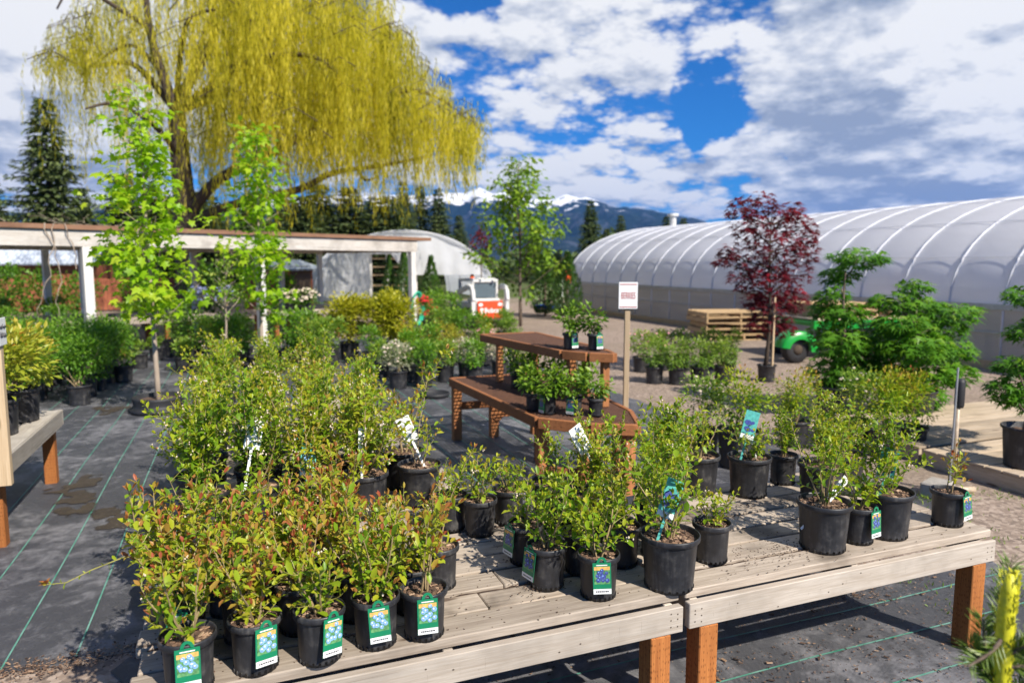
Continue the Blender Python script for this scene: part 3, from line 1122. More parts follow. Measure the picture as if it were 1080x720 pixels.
def hang_tag_mesh(berry):
    """picture tag hung over a pot rim: lies in XZ, faces -Y, top of card at z=0"""
    b = MB()
    w, h, e = .034, .118, .0012
    b.box((-w, 0, -h), (w, e, 0), 0, 0, .5)
    # rounded tab over the rim
    arc = [(.019 * math.cos(a), .0 + .022 * math.sin(a)) for a in [math.pi * i / 10 for i in range(11)]]
    vs = [(x, e * .5, z) for x, z in arc] + [(x * .45, e * .5, z * .5 + .002) for x, z in arc]
    b.add(vs, [(i, i + 1, 12 + i, 11 + i) for i in range(10)], 0, .5)
    b.add([(x, e * .5 + .0008, z) for x, z in arc] + [(x * .45, e * .5 + .0008, z * .5 + .002) for x, z in arc], [(i + 1, i, 11 + i, 12 + i) for i in range(10)], 0, .5)

    def quad(x0, z0, x1, z1, y, mi, t=.5):
        b.add([(x0, y, z0), (x1, y, z0), (x1, y, z1), (x0, y, z1)], [(0, 1, 2, 3)], mi, t)
    quad(-w * .86, -.080, w * .86, -.014, -.0004, 1)                      # leafy picture
    quad(-w * .86, -.027, w * .86, -.0141, -.0007, 2)                     # orange glow of the picture
    quad(-w * .98, -.1175, w * .98, -.098, -.0004, 3)                     # white strip
    quad(-w * .6, -.0105, w * .6, -.0070, -.0004, 3)
    rr = random.Random(berry * 7)
    blue = berry in (1, 3, 4)
    x = -w * .72
    while x < w * .62:                                                     # tiny illegible print
        l = rr.uniform(.003, .007)
        quad(x, -.1105, min(x + l, w * .7), -.1055, -.0007, 4)
        x += l + .0018
    for (cx, cz, cr) in [(-.012, -.030, .0085), (.004, -.026, .008), (.017, -.036, .0085), (-.004, -.041, .0095), (-.018, -.047, .0085), (.010, -.050, .0095), (-.006, -.057, .009), (.019, -.060, .008), (-.016, -.066, .0085), (.004, -.069, .0085)]:
        y = -.0010 - rr.random() * .0006
        cx, cz, cr = cx + rr.gauss(0, .0028), cz + rr.gauss(0, .0028), cr * rr.uniform(.78, 1.1)
        n = 12
        b.add([(cx + cr * math.cos(6.283 * i / n), y, cz + cr * math.sin(6.283 * i / n)) for i in range(n)], [tuple(range(n))], 5, rr.random())
        b.add([(cx - cr * .2 + cr * .33 * math.cos(6.283 * i / 6), y - .0003, cz + cr * .25 + cr * .33 * math.sin(6.283 * i / 6)) for i in range(6)], [tuple(range(6))], 6, .5)
    return b.mesh('plant_tag', [M['tag_green'], M['tag_leaf'], M['tag_orange'], M['white'], M['tag_dark'], M['berry_blue'] if blue else M['berry_navy'], M['white'] if blue else M['berry_blue']])


def stake_tag_mesh(kind):
    b = MB()
    if kind == 'white':
        b.box((-.024, 0, .0), (.024, .001, .088), 0, 0, .5)
        b.box((-.004, .0003, -.16), (.004, .0013, .001), 0, 0, .5)
        rr = random.Random(2)
        for (cx, cz, s) in [(-.008, .058, .010), (.010, .04, .008), (-.002, .026, .009), (.012, .068, .006)]:  # shadows on the white card, drawn as grey blotches
            n = 7
            b.add([(cx + s * rr.uniform(.6, 1.2) * math.cos(6.283 * i / n), -.0005, cz + s * rr.uniform(.6, 1.2) * math.sin(6.283 * i / n)) for i in range(n)], [tuple(range(n))], 1, .5)
        return b.mesh('plant_tag', [M['white'], M['greymetal']])
    if kind == 'slim':
        b.box((-.014, 0, 0), (.014, .001, .10), 0, 0, .5)
        b.box((-.004, .0003, -.14), (.004, .0013, .001), 0, 0, .5)
        for z in (.018, .03, .042, .058, .07, .084):
            b.add([(-.006, -.0005, z), (.007, -.0005, z + .002), (.006, -.0005, z + .006), (-.005, -.0005, z + .005)], [(0, 1, 2, 3)], 1, .5)
        return b.mesh('plant_tag', [M['white'], M['tag_dark']])
    # teal picture card on a stake
    b.box((-.027, 0, 0), (.027, .001, .115), 0, 0, .5)
    b.box((-.004, .0003, -.09), (.004, .0013, .001), 0, 0, .5)
    b.add([(-.026, -.0004, .001), (.026, -.0004, .001), (.026, -.0004, .018), (-.026, -.0004, .018)], [(0, 1, 2, 3)], 1, .5)
    rr = random.Random(7)
    for _ in range(14):
        cx, cz, cr = rr.uniform(-.016, .016), rr.uniform(.03, .085), rr.uniform(.006, .009)
        n = 10
        b.add([(cx + cr * math.cos(6.283 * i / n), -.0006 - rr.random() * .0005, cz + cr * math.sin(6.283 * i / n)) for i in range(n)], [tuple(range(n))], 2, rr.random())
    return b.mesh('plant_tag', [M['tag_teal'], M['white'], M['berry_navy'] if kind == 'teal' else M['berry_blue']])


TAGM = {'front1': hang_tag_mesh(1), 'front2': hang_tag_mesh(2), 'front3': hang_tag_mesh(3), 'front4': hang_tag_mesh(4), 'front5': hang_tag_mesh(5), 'white': stake_tag_mesh('white'), 'slim': stake_tag_mesh('slim'), 'teal': stake_tag_mesh('teal'), 'blue': stake_tag_mesh('blue')}


def potted(name, label, cat, group, loc, pot, plant, rz=0.0, ps=1.0, zs=1.0, tagspec=None, tilt=(0, 0)):
    """pot on its base at loc, soil, plant meshes; tagspec = list of (kind, angle_deg, height/lean...)"""
    t = thing(name, label, cat, loc, 0.0, group)
    rad, h = POT[pot]
    po = link('pot', POTM[pot], t, rz=rz * 1.7)
    sz = h - (.022 if pot in 'STL' else .05)
    so = link('soil', SOILM[pot], t, (0, 0, sz), rz=rz * 2.3)
    for k, me in plant.items():
        o = link(k, me, t, (0, 0, sz), (ps, ps, ps * zs), rz)
        o.rotation_euler.x, o.rotation_euler.y = tilt
    for sp in (tagspec or []):
        kind, ang = sp[0], sp[1]
        a = R(ang)
        if kind.startswith('front'):
            o = link('plant_tag', TAGM[kind], t)
            rr = rad + .0035
            slope = math.atan2(rad * .2 - .006, h)
            o.rotation_euler = (-slope, R(sp[2]) if len(sp) > 2 else 0, a + math.pi / 2)
            o.location = (rr * math.cos(a), rr * math.sin(a), h - .006)
        else:
            hgt, lean, face = sp[2], sp[3], sp[4]
            o = link('plant_tag', TAGM[kind], t)
            o.rotation_euler = (R(-12), R(lean), math.atan2(-loc[1], -loc[0]) + math.pi / 2 + R(face) * .5)
            k = 1.55 if kind == 'white' else 1.35
            o.scale = (k, k, k)
            o.location = (rad * .3 * math.cos(a), rad * .3 * math.sin(a), sz + hgt)
    return t


ORD = ['first', 'second', 'third', 'fourth', 'fifth', 'sixth', 'seventh', 'eighth', 'ninth', 'tenth']
BENCH_Z = .57
# prototypes of the young blueberries
RED = [blueberry(10 + i, h, .80, n, t, .48, d, .04, .0) for i, (h, n, t, d) in enumerate([(.22, 8, .36, .95), (.25, 9, .46, .95), (.23, 8, .54, .9), (.26, 8, .42, .95), (.21, 6, .42, .72)])]
GRN = [blueberry(30 + i, h, .70, n, t, .24, d, .03, .05) for i, (h, n, t, d) in enumerate([(.28, 6, .34, .85), (.31, 6, .38, .82), (.25, 5, .42, .8), (.34, 6, .34, .8)])]
TALL = [blueberry(50 + i, h, .44, n, t, .24, d, bl * .6, .08, (.030, .046)) for i, (h, n, t, d, bl) in enumerate([(.44, 8, .34, .95, .4), (.50, 9, .42, .9, .5), (.42, 8, .46, .95, .3), (.47, 8, .33, .9, .55)])]
THIN = [blueberry(70, .23, .4, 3, .55, .4, .7, .15, .25), blueberry(71, .44, .30, 3, .46, .36, .8, .3, .25)]
# ------------------------------------------------------------------ weathered benches
def bench(label, x0, x1, y0, y1, z=BENCH_Z, seed=0, boards=7, front_legs=None):
    cx, cy = (x0 + x1) / 2, (y0 + y1) / 2
    t = thing('wooden_bench', label, 'bench', (cx, cy, 0), 0, 'weathered display benches')
    r = random.Random(seed)
    b = MB(seed)
    hx, hy = (x1 - x0) / 2, (y1 - y0) / 2
    pitch = (y1 - y0) / boards
    for i in range(boards):
        ya = -hy + i * pitch
        gap = r.uniform(.013, .024)
        dz = r.uniform(-.003, .003)
        split = r.random() < .35 and i > 0
        xs = [(-hx + r.uniform(-.015, .012), hx + r.uniform(-.012, .012))]
        if split:
            s = r.uniform(-.3, .4) * hx
            xs = [(xs[0][0], s - .002), (s + .002, xs[0][1])]
        for (a, c) in xs:
            Mx = Matrix.Rotation(r.uniform(-.004, .004), 4, 'X') @ Matrix.Rotation(r.uniform(-.0025, .0025), 4, 'Z')
            b.box((a, ya, z - .036 + dz), (c, ya + pitch - gap, z + dz), .004, 0, None, Mx)
    top = b.build('tabletop', M['plank'], t)
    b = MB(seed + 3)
    for i in range(1, boards):                      # dark strips added between the boards to darken the gaps
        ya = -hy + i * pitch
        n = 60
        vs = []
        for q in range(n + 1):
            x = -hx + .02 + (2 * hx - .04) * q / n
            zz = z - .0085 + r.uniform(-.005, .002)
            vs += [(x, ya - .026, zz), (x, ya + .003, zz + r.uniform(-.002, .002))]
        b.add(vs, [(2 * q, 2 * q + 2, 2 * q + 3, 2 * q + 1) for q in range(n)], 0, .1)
    b.build('gap_strips', M['soil'], top)
    a = MB(seed + 7)
    a.box((-hx + .004, -hy - .002 - .034, z - .142), (hx - .004, -hy - .002, z - .0395), .003)
    for k in range(int((x1 - x0) * 9)):
        xx = r.uniform(-hx + .03, hx - .03)
        a.tube([(xx, -hy - .0355, z - r.uniform(.055, .125)), (xx, -hy - .0375, z - .09 + r.uniform(-.03, .03))], .0001, 4, 1)
    for e in (-1, 1):
        for zz in (.065, .088, .118):
            for q in (.03, .06):
                xx = e * (hx - q)
                zc = z - zz + r.uniform(-.006, .006)
                n = 8
                a.add([(xx + .0032 * math.cos(6.283 * i / n), -hy - .0368, zc + .0032 * math.sin(6.283 * i / n)) for i in range(n)], [tuple(range(n))], 1, .5)
    for k in range(int((x1 - x0) * 4)):
        xx, zc = r.uniform(-hx + .1, hx - .1), z - r.uniform(.055, .13)
        n = 8
        a.add([(xx + .004 * math.cos(6.283 * i / n), -hy - .0368, zc + .003 * math.sin(6.283 * i / n)) for i in range(n)], [tuple(range(n))], 1, .5)
    a.build('apron', [M['apron'], M['bark_dark']], t)
    a = MB(seed + 8)
    a.box((-hx + .004, hy + .002, z - .142), (hx - .004, hy + .036, z - .0395), .003)
    for xx in (-hx + .03, 0, hx - .066):
        a.box((xx, -hy, z - .138), (xx + .036, hy, z - .0405), .003)
    a.build('under_frame', M['apron'], t)
    for sx in (-1, 1):
        for sy in (-1, 1):
            l = MB(seed + 20 + sx + 2 * sy)
            xa = sx * (hx - .10) - .044
            ya = -hy - .034 if sy < 0 else hy - .054
            l.box((xa, ya, 0), (xa + .088, ya + .088, z - .1445), .004)
            l.build('leg', M['leg'], t)
    return t


bench('long weathered grey bench at front left, loaded with red tipped blueberry pots', -.335, 1.562, 2.20, 3.28, seed=1)
bench('front right weathered bench with pale apron and orange legs', 1.582, 3.32, 2.20, 3.28, BENCH_Z + .004, seed=5)
bench('weathered bench right behind the front left bench, under tall leafy blueberries', -.345, 1.16, 3.36, 4.42, seed=9)
bench('weathered bench between two others under the tall leafy blueberries at left', -.35, 1.10, 4.50, 5.58, seed=12)
bench('rearmost weathered bench carrying tall blueberries beside the black aisle', -.355, 1.05, 5.66, 6.74, seed=15)

# ------------------------------------------------------------------ blueberry pots on the benches
rr = random.Random(77)


def bb(label, x, y, plant, pot='S', z=BENCH_Z, ps=1.0, tags=None, group='red tipped blueberries on the front left bench', zs=1.0, rz=None):
    return potted('potted_blueberry', label, 'blueberry plant', group, (x, y, z + .001), pot, plant, rr.uniform(0, 6.28) if rz is None else rz, ps, zs, tags, (rr.uniform(-.05, .05), rr.uniform(-.05, .05)))


def facing(x, y, off=0):
    """angle (deg) from a pot towards the camera"""
    return math.degrees(math.atan2(-y, -x)) + off


# front left block: rows run along the bench front
rows = [
    [(-.17, 2.225), (.02, 2.262), (.215, 2.245), (.40, 2.27), (.565, 2.265)],
    [(-.20, 2.46), (-.01, 2.47), (.17, 2.46), (.37, 2.475), (.57, 2.455)],
    [(-.255, 2.70), (-.06, 2.68), (.13, 2.69), (.32, 2.69), (.51, 2.68), (.71, 2.60)],
    [(-.265, 2.94), (-.08, 2.93), (.14, 2.93), (.34, 2.95)],
    [(.42, 3.17)],
]
rowname = ['front', 'second', 'third', 'fourth', 'fifth']
look = [['sparse red tipped blueberry', 'bushy orange tipped blueberry', 'bushy olive blueberry', 'upright orange tipped blueberry', 'thin upright blueberry'],
        ['red tipped blueberry', 'orange tipped blueberry', 'orange tipped blueberry', 'orange tipped blueberry', 'half hidden blueberry'],
        ['red tipped blueberry', 'orange tipped blueberry', 'orange tipped blueberry', 'orange tipped blueberry', 'green and orange blueberry', 'blueberry with pale blossoms'],
        ['red tipped blueberry', 'olive blueberry', 'orange tipped blueberry', 'orange tipped blueberry', 'orange tipped blueberry'],
        ['orange tipped blueberry']]
tagoff = {(0, 0): -2, (0, 1): 22, (0, 2): 30, (0, 3): 6, (0, 4): 8}
for ri, row in enumerate(rows):
    for ci, (x, y) in enumerate(row):
        pl = RED[(ri * 3 + ci * 2) % 5]
        zs, ps = rr.uniform(.92, 1.1), rr.uniform(.95, 1.1)
        if (ri, ci) == (0, 0):
            pl, ps = RED[4], 1.05
        if (ri, ci) == (0, 4):
            pl, ps, zs = THIN[0], 1.15, 1.25
        if (ri, ci) == (2, 5):
            pl = THIN[1]; ps = .75
        if (ri, ci) in ((3, 1), (2, 4), (0, 2)):
            pl = GRN[(ci + ri) % 4]
        tg = None
        if (ri, ci) in tagoff:
            tg = [(('front1', 'front3', 'front4', 'front1', 'front3')[ci], facing(x, y, tagoff[(ri, ci)]), (0, 3, 6, -3, 0)[ci])]
            what = f"{look[ri][ci]} with blue picture tag, {ORD[ci]} from left in front row"
        elif (ri, ci) == (1, 0):
            tg = [('front1', facing(x, y, -12), -5)]
            what = 'red tipped blueberry with picture tag, behind the leftmost front row pot'
        else:
            what = (f"{look[ri][ci]}, {ORD[ci]} from left in {rowname[ri]} row of front left bench" if ri < 4 else 'orange tipped blueberry alone at the back edge of the front left bench')
        if (ri, ci) == (3, 0):
            tg = [('blue', 60, .04, 40, -20)]
        bb(what, x, y, pl, 'S', ps=ps, zs=zs, tags=tg)

# stray shoot reaching out over the aisle
sh = MB()
ls = LeafSet()
r = random.Random(4)
t = thing('potted_blueberry', 'blueberry with one long shoot reaching left over the black aisle', 'blueberry plant', (-.262, 2.815, BENCH_Z + .001), 0, 'red tipped blueberries on the front left bench')
link('pot', POTM['S'], t)
link('soil', SOILM['S'], t, (0, 0, .148))
link('stems', RED[2]['stems'], t, (0, 0, .148), .9, 2.0)
link('foliage', RED[2]['foliage'], t, (0, 0, .148), .9, 2.0)
pts = [Vector(p) for p in [(0, 0, .15), (-.05, -.02, .20), (-.14, -.05, .225), (-.24, -.08, .205), (-.31, -.11, .185), (-.36, -.14, .20)]]
sh.tube(pts, [.003, .0028, .0024, .002, .0016, .0012], 5, 1, .5)
twig_leaves(ls, pts, r, .25, .016, .016, .026, .46, .42, .25)
for _ in range(9):
    ls.put(pts[-1], (r.uniform(-1, .2), r.uniform(-.5, .5), r.uniform(0, .8)), (r.uniform(-.4, .4), r.uniform(-.4, .4), 1), .026, .013, r.uniform(.75, 1))
s = sh.build('shoot', [M['stem'], M['stem_green']], t)
link('foliage', ls.mesh('foliage', 'oval', M['blue_leaf']), s)

G2 = 'green blueberries in the middle of the front benches'
mids = [
    ('green blueberry, tag turned left, at the front left of the middle cluster', 1.11, 2.45, 0, 'S', 1.0, [('front2', facing(1.11, 2.45, -48), 4)]),
    ('green blueberry with dark berry tag facing front on the plank edge', 1.26, 2.30, 1, 'S', 1.0, [('front5', facing(1.26, 2.30, 8), -2)]),
    ('green blueberry with a tag on its left side, behind the left front tag', 1.12, 2.69, 2, 'S', 1.0, [('front5', facing(1.12, 2.69, -52), 3)]),
    ('green blueberry in large pot with teal card, beside the bench joint', 1.56, 2.27, 3, 'L', 1.02, [('teal', 200, .09, 18, 10)]),
    ('small green blueberry just right of the large pot at the bench joint', 1.86, 2.40, 2, 'S', .82, None),
    ('green blueberry between the front tagged pot and the large pot', 1.49, 2.52, 1, 'S', 1.0, None),
    ('green blueberry half hidden behind the front tagged pot', 1.30, 2.52, 0, 'S', 1.0, None),
    ('compact blueberry standing alone in the gap of the front left bench', 1.04, 3.06, 2, 'S', 1.0, None),
    ('small blueberry at the left shoulder of the one standing alone', .93, 3.17, 0, 'S', .6, None),
    ('small blueberry at the right shoulder of the one standing alone', 1.22, 3.15, 2, 'S', .7, None),
    ('green blueberry in a wide pot near the brown table leg', 1.42, 3.05, 3, 'L', .7, None),
    ('tall blueberry with grey blank tag before the brown table', 1.52, 2.84, 'T2', 'L', .74, [('white', 120, .20, -24, 90)]),
    ('blueberry between the two tallest of the middle cluster', 1.72, 3.02, 3, 'S', 1.05, None),
    ('tallest blueberry of the middle cluster, below the sign post', 1.80, 2.72, 'T1', 'L', .88, None),
    ('blueberry at the right rear of the middle cluster', 2.04, 3.00, 'T0', 'L', .8, None),
    ('low blueberry behind the large pot at the bench joint', 1.68, 2.54, 0, 'S', .95, None),
]
for lab, x, y, k, pot, ps, tg in mids:
    pl = TALL[int(k[1])] if isinstance(k, str) else GRN[k]
    bb(lab, x, y, pl, pot, ps=ps, tags=tg, group=G2, z=BENCH_Z + (.004 if x > 1.57 else 0))
G3 = 'green blueberries on the front right bench'
rights = [
    ('blueberry in large pot at the front edge, leftmost on the right bench front', 2.41, 2.33, 3, 'L', 1.0, [('slim', 20, .02, 50, 60)]),
    ('blueberry in the right one of the two large front edge pots, teal tag', 2.80, 2.34, 'T3', 'L', .86, [('teal', 190, .07, 8, -15)]),
    ('blueberry in small tagged pot between the two large front edge pots', 2.615, 2.33, 0, 'S', 1.0, [('front2', facing(2.61, 2.24, 58), 0)]),
    ('tiny sparse blueberry alone at the far right end of the bench', 3.20, 2.33, 'N0', 'S', .92, [('front2', facing(3.2, 2.24, 62), -4)]),
    ('compact blueberry in a large pot mid bench with blue green tag', 2.60, 3.05, 1, 'L', .85, [('teal', 195, .12, 14, 12), ('slim', 20, .08, -6, 70)]),
    ('tall blueberry in large pot left of centre behind the front edge pots', 2.86, 2.80, 'T2', 'L', .74, None),
    ('tall blueberry in small pot behind the compact mid bench one', 2.92, 3.14, 'T0', 'S', .62, None),
    ('wide blueberry in a leaning dark pot at the bench back edge', 2.36, 3.18, 1, 'L', 1.05, None),
    ('tall bushy blueberry at the right rear of the right bench', 3.12, 2.90, 'T1', 'L', .78, None),
]
for lab, x, y, k, pot, ps, tg in rights:
    pl = (TALL if k[0] == 'T' else THIN)[int(k[1])] if isinstance(k, str) else GRN[k]
    bb(lab, x, y, pl, pot, ps=ps, tags=tg, group=G3, z=BENCH_Z + .004)

# tall blossoming blueberries on the benches at the back left
back = [
    [(-.17, 3.50), (.06, 3.52), (.32, 3.50), (.585, 3.53), (.88, 3.58)],
    [(-.20, 3.80), (.08, 3.82), (.34, 3.80), (.60, 3.83), (.86, 3.88)],
    [(-.18, 4.16), (.12, 4.15), (.42, 4.16), (.70, 4.18)],
    [(-.18, 4.66), (.14, 4.68), (.46, 4.66), (.78, 4.70)],
    [(-.18, 5.14), (.16, 5.16), (.50, 5.15), (.82, 5.18)],
    [(-.15, 5.85), (.22, 5.84), (.60, 5.86)],
    [(-.12, 6.35), (.28, 6.36), (.66, 6.35)],
]
names = ['first', 'second', 'third', 'fourth', 'fifth', 'sixth', 'last']
for ri, row in enumerate(back):
    for ci, (x, y) in enumerate(row):
        pl = TALL[(ri + ci * 3) % 4]
        ps = rr.uniform(.88, 1.08)
        tg = None
        d = 'leafy green blueberry with pale blossoms'
        if ri == 0 and ci == 1:
            tg = [('white', 250, .20, 12, 6)]; d = 'leafy blueberry with shaded white tag'
        if ri == 0 and ci == 3:
            tg = [('slim', 240, .12, 3, 12)]; d = 'leafy blueberry with slim white tag'
            pl = TALL[1]
        if ri == 0 and ci == 4:
            tg = [('white', 150, .14, -22, 28)]; d = 'slim blueberry with leaning white tag'
            pl = THIN[1]; ps = .95
        if ri == 0 and ci == 2:
            tg = [('blue', 230, .05, 6, 8)]; d = 'leafy blueberry with blue picture tag'
        if ri == 1 and ci == 4:
            pl = THIN[1]; ps = 1.25; d = 'slender reddish blueberry'
        if ri == 1 and ci == 2:
            tg = [('blue', 230, .06, -6, -8)]; d = 'leafy blueberry with blue picture tag'
        lab = f"{d}, {ORD[ci]} from left in {names[ri]} row behind front left bench"
        bb(lab, x, y, pl, 'L', ps=ps, tags=tg, group='tall blueberries on the back left benches')

# crumbs of potting bark fallen on the boards
cr = MB(3)
r = random.Random(41)
clumps = [(r.uniform(-.2, 3.2), r.uniform(2.22, 3.2)) for _ in range(26)]
for _ in range(2600):
    k = r.random()
    if k < .5:
        c = clumps[int(r.random() ** 1.6 * 26)]
        x, y = r.gauss(c[0], .05), r.gauss(c[1], .03)
    elif k < .62:
        x, y = r.uniform(-.3, 1.1), r.uniform(2.2, 2.75)
    elif k < .7:
        x, y = r.gauss(2.15, .18), r.gauss(2.36, .07)
    else:
        x, y = r.uniform(1.0, 3.25), r.uniform(2.2, 3.2)
    if not (-.3 < x < 3.28 and 2.19 < y < 3.25):
        continue
    s = r.uniform(.0006, .0026)
    zz = BENCH_Z + (.004 if x > 1.572 else 0) + .0035
    Mx = Matrix.Translation((x, y, zz)) @ Matrix.Rotation(r.uniform(0, 6.28), 4, 'Z')
    cr.box((-s * 1.5, -s * .7, -s * .4), (s * 1.5, s * .7, s * .4), 0, 0, r.random() * .45, Mx)
tag(cr.build('bark_crumbs', M['soil']), 'dark crumbs of potting bark spilled on the bench boards', 'litter', None, 'stuff')
# ------------------------------------------------------------------ brown two tier table
def ring_frame(b, poly, z, w, h, t0=.4):
    n = len(poly)
    for i in range(n):
        p, q = Vector((*poly[i], z)), Vector((*poly[(i + 1) % n], z))
        d = (q - p).normalized()
        b.beam(p + d * .012, q - d * .012, w, h, .004, 0, t0 + .12 * (i % 3))


def grating(b, poly, z, step=.038):
    xs = [p[0] for p in poly]
    ys = [p[1] for p in poly]

    def clip(axis, c):
        hits = []
        n = len(poly)
        for i in range(n):
            p, q = poly[i], poly[(i + 1) % n]
            a, e = p[axis], q[axis]
            if (a - c) * (e - c) < 0:
                f = (c - a) / (e - a)
                hits.append(p[1 - axis] + f * (q[1 - axis] - p[1 - axis]))
        return sorted(hits)
    for axis, lo, hi in ((0, min(xs), max(xs)), (1, min(ys), max(ys))):
        c = lo + step * .7
        while c < hi:
            h = clip(axis, c)
            if len(h) >= 2:
                w = .0035
                if axis == 0:
                    b.box((c - w, h[0], z - .006), (c + w, h[-1], z), 0, 0, .5)
                else:
                    b.box((h[0], c - w, z - .004), (h[-1], c + w, z + .003), 0, 0, .5)
            c += step


tab = thing('two_tier_table', 'brown stained two tier plant table with wire mesh tops', 'table', (2.75, 5.6, 0))
OX, OY = 2.75, 5.6
low = [(x - OX, y - OY) for x, y in [(2.06, 7.0), (2.15, 4.93), (2.43, 4.61), (2.75, 4.43), (2.96, 4.90), (3.02, 5.40), (3.05, 7.0)]]
upp = [(x - OX, y - OY) for x, y in [(2.38, 6.95), (2.57, 5.38), (2.71, 5.17), (2.88, 5.02), (2.95, 5.28), (2.98, 5.6), (3.0, 6.95)]]
b = MB(1)
ring_frame(b, low, .61, .038, .085)
b.build('lower_frame', M['brown'], tab)
b = MB(2)
ring_frame(b, upp, 1.065, .038, .075)
b.build('upper_frame', M['brown'], tab)
b = MB()
grating(b, low, .643)
b.build('lower_mesh', M['mesh'], tab)
b = MB()
grating(b, upp, 1.095)
b.build('upper_mesh', M['mesh'], tab)
for (x, y) in [(2.11, 6.94), (2.52, 6.94), (2.22, 4.99), (2.45, 4.72), (2.72, 4.53), (2.88, 4.94), (2.95, 5.5), (2.98, 6.9), (2.6, 5.9)]:
    l = MB(int(x * 100))
    l.box((x - OX - .044, y - OY - .044, 0), (x - OX + .044, y - OY + .044, .57), .004)
    l.build('leg', M['brown_z'], tab)
for (x, y) in [(2.46, 6.6), (2.68, 5.42), (2.84, 5.12), (2.91, 5.6), (2.93, 6.8)]:
    l = MB(int(x * 100) + 3)
    l.box((x - OX - .03, y - OY - .03, .65), (x - OX + .03, y - OY + .03, 1.03), .003)
    l.build('post', M['brown_z'], tab)
b = MB(4)
def brace(*a):
    q = MB(4)
    q.beam(*a)
    q.build('brace', M['brown'], tab)


brace((2.11 - OX, 6.94 - OY, .36), (2.52 - OX, 6.94 - OY, .36), .035, .08, .003)
brace((2.52 - OX, 6.90 - OY, .18), (2.9 - OX, 6.90 - OY, .56), .035, .07, .003)
brace((2.16 - OX, 4.97 - OY, .22), (2.75 - OX, 4.55 - OY, .22), .035, .07, .003)
brace((2.11 - OX, 5.9 - OY, .50), (3.0 - OX, 5.9 - OY, .50), .035, .09, .003)

# sign post with the BERRIES board
sp = thing('sign_post', 'pale wooden post with white BERRIES sign in red letters', 'sign', (3.055, 5.14, 0), R(-22))
b = MB(3)
b.box((-.022, -.020, 0), (.022, .020, 1.52), .003)
b.build('post', M['post'], sp)
b = MB()
b.box((-.078, -.036, 1.46), (.078, -.026, 1.68), .001)
bd = b.build('sign_board', M['white'], sp)
b = MB()
for z in (1.663, 1.476):
    b.box((-.07, -.0378, z - .004), (.07, -.0366, z + .002), 0)
b.build('rule_line', M['berry_red'], bd)


def text(s, name, mat, parent, loc, size, rot, sx=1.0, ext=.001, bold=.0):
    c = bpy.data.curves.new(name, 'FONT')
    c.body = s
    c.size = size
    c.align_x = 'CENTER'
    c.align_y = 'CENTER'
    c.extrude = ext
    c.offset = bold
    c.materials.append(mat)
    tmp = bpy.data.objects.new('tmp_text', c)
    COL.objects.link(tmp)
    bpy.context.view_layer.update()
    me = bpy.data.meshes.new_from_object(tmp.evaluated_get(bpy.context.evaluated_depsgraph_get()))
    bpy.data.objects.remove(tmp)
    if not me.materials:
        me.materials.append(mat)
    o = link(name, me, parent, loc)
    o.rotation_euler = rot
    o.scale = (sx, 1, 1)
    return o


text('BERRIES', 'lettering', M['berry_red'], bd, (0, -.0375, 1.567), .078, (R(90), 0, 0), .44, .0005, 0.0)

# raspberries on the table
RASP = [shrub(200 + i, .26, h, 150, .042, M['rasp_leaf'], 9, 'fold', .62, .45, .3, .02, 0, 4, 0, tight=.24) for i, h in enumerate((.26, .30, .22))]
GR = 'berry plants on the brown table'
for i, (lab, px, py, z, k, tg) in enumerate([
        ('bright green raspberry with yellow tag, left one on the upper table tier', 601, 368, 1.10, 0, [('front2', 'f', 38)]),
        ('bright green raspberry with yellow tag, right one on the upper table tier', 627, 369, 1.10, 1, [('front2', 'f', 38)]),
        ('raspberry in tall black pot, left of pair at lower tier front', 562, 432, .65, 0, None),
        ('raspberry in grey lit pot at the lower tier front corner', 579, 436, .65, 1, [('front2', 'f', -55)]),
        ('raspberry to the right of the grey lit pot on lower tier', 606, 437, .65, 2, [('front2', 'f', -30)]),
        ('raspberry at the right of the lower tier front board', 628, 438, .65, 1, None),
        ('raspberry in shade of upper tier near its left post', 545, 408, .65, 2, None),
        ('raspberry in shade behind the lower tier front pair', 563, 412, .65, 0, None),
        ('raspberry deep under the upper tier, rear of lower tier', 585, 414, .65, 2, None),
        ('raspberry under the upper tier, right of the rear one', 607, 420, .65, 1, None)]):
    p = at(px, py, z)
    tags = [('front2', facing(p.x, p.y, tg[0][2]))] if tg else None
    potted('potted_raspberry', lab, 'raspberry plant', GR, (p.x, p.y, z + .004 - (.003 if z > 1 else .003)), 'T', RASP[k], i * 1.3, 1.0, 1.0, tags)

# ------------------------------------------------------------------ left bench with spireas
t = thing('wooden_bench', 'pale grey bench with orange legs at the left edge under yellow spireas', 'bench', (-2.1, 6.1, 0), 0, 'weathered display benches')
b = MB(31)
for i in range(8):
    b.box((-.62 + i * .165, -.80, .565), (-.62 + i * .165 + .150, .78, .60), .004)
b.build('tabletop', M['plank_y'], t)
b = MB(32)
b.box((.668, -.80, .47), (.705, .785, .598), .003)
b.box((-.62, -.84, .47), (.705, -.803, .598), .003)
b.box((-.62, .787, .47), (.705, .823, .598), .003)
b.build('apron', M['plank_y'], t)
for (x, y) in [(.57, .66), (.57, -.78), (-.55, .66), (-.55, -.78)]:
    l = MB(40 + int(x * 10))
    l.box((x, y, 0), (x + .088, y + .088, .468), .004)
    l.build('leg', M['leg'], t)
sp = thing('sign_post', 'pale post with small white handwritten sign at the left edge', 'sign', (-1.385, 5.226, 0))
b = MB(6)
b.box((-.055, -.03, .44), (.030, .03, 1.49), .004)
b.build('post', M['post'], sp)
b = MB()
b.box((.0325, -.075, 1.33), (.040, .075, 1.50), .002)
bd = b.build('sign_board', M['white'], sp)
b = MB()
r = random.Random(3)
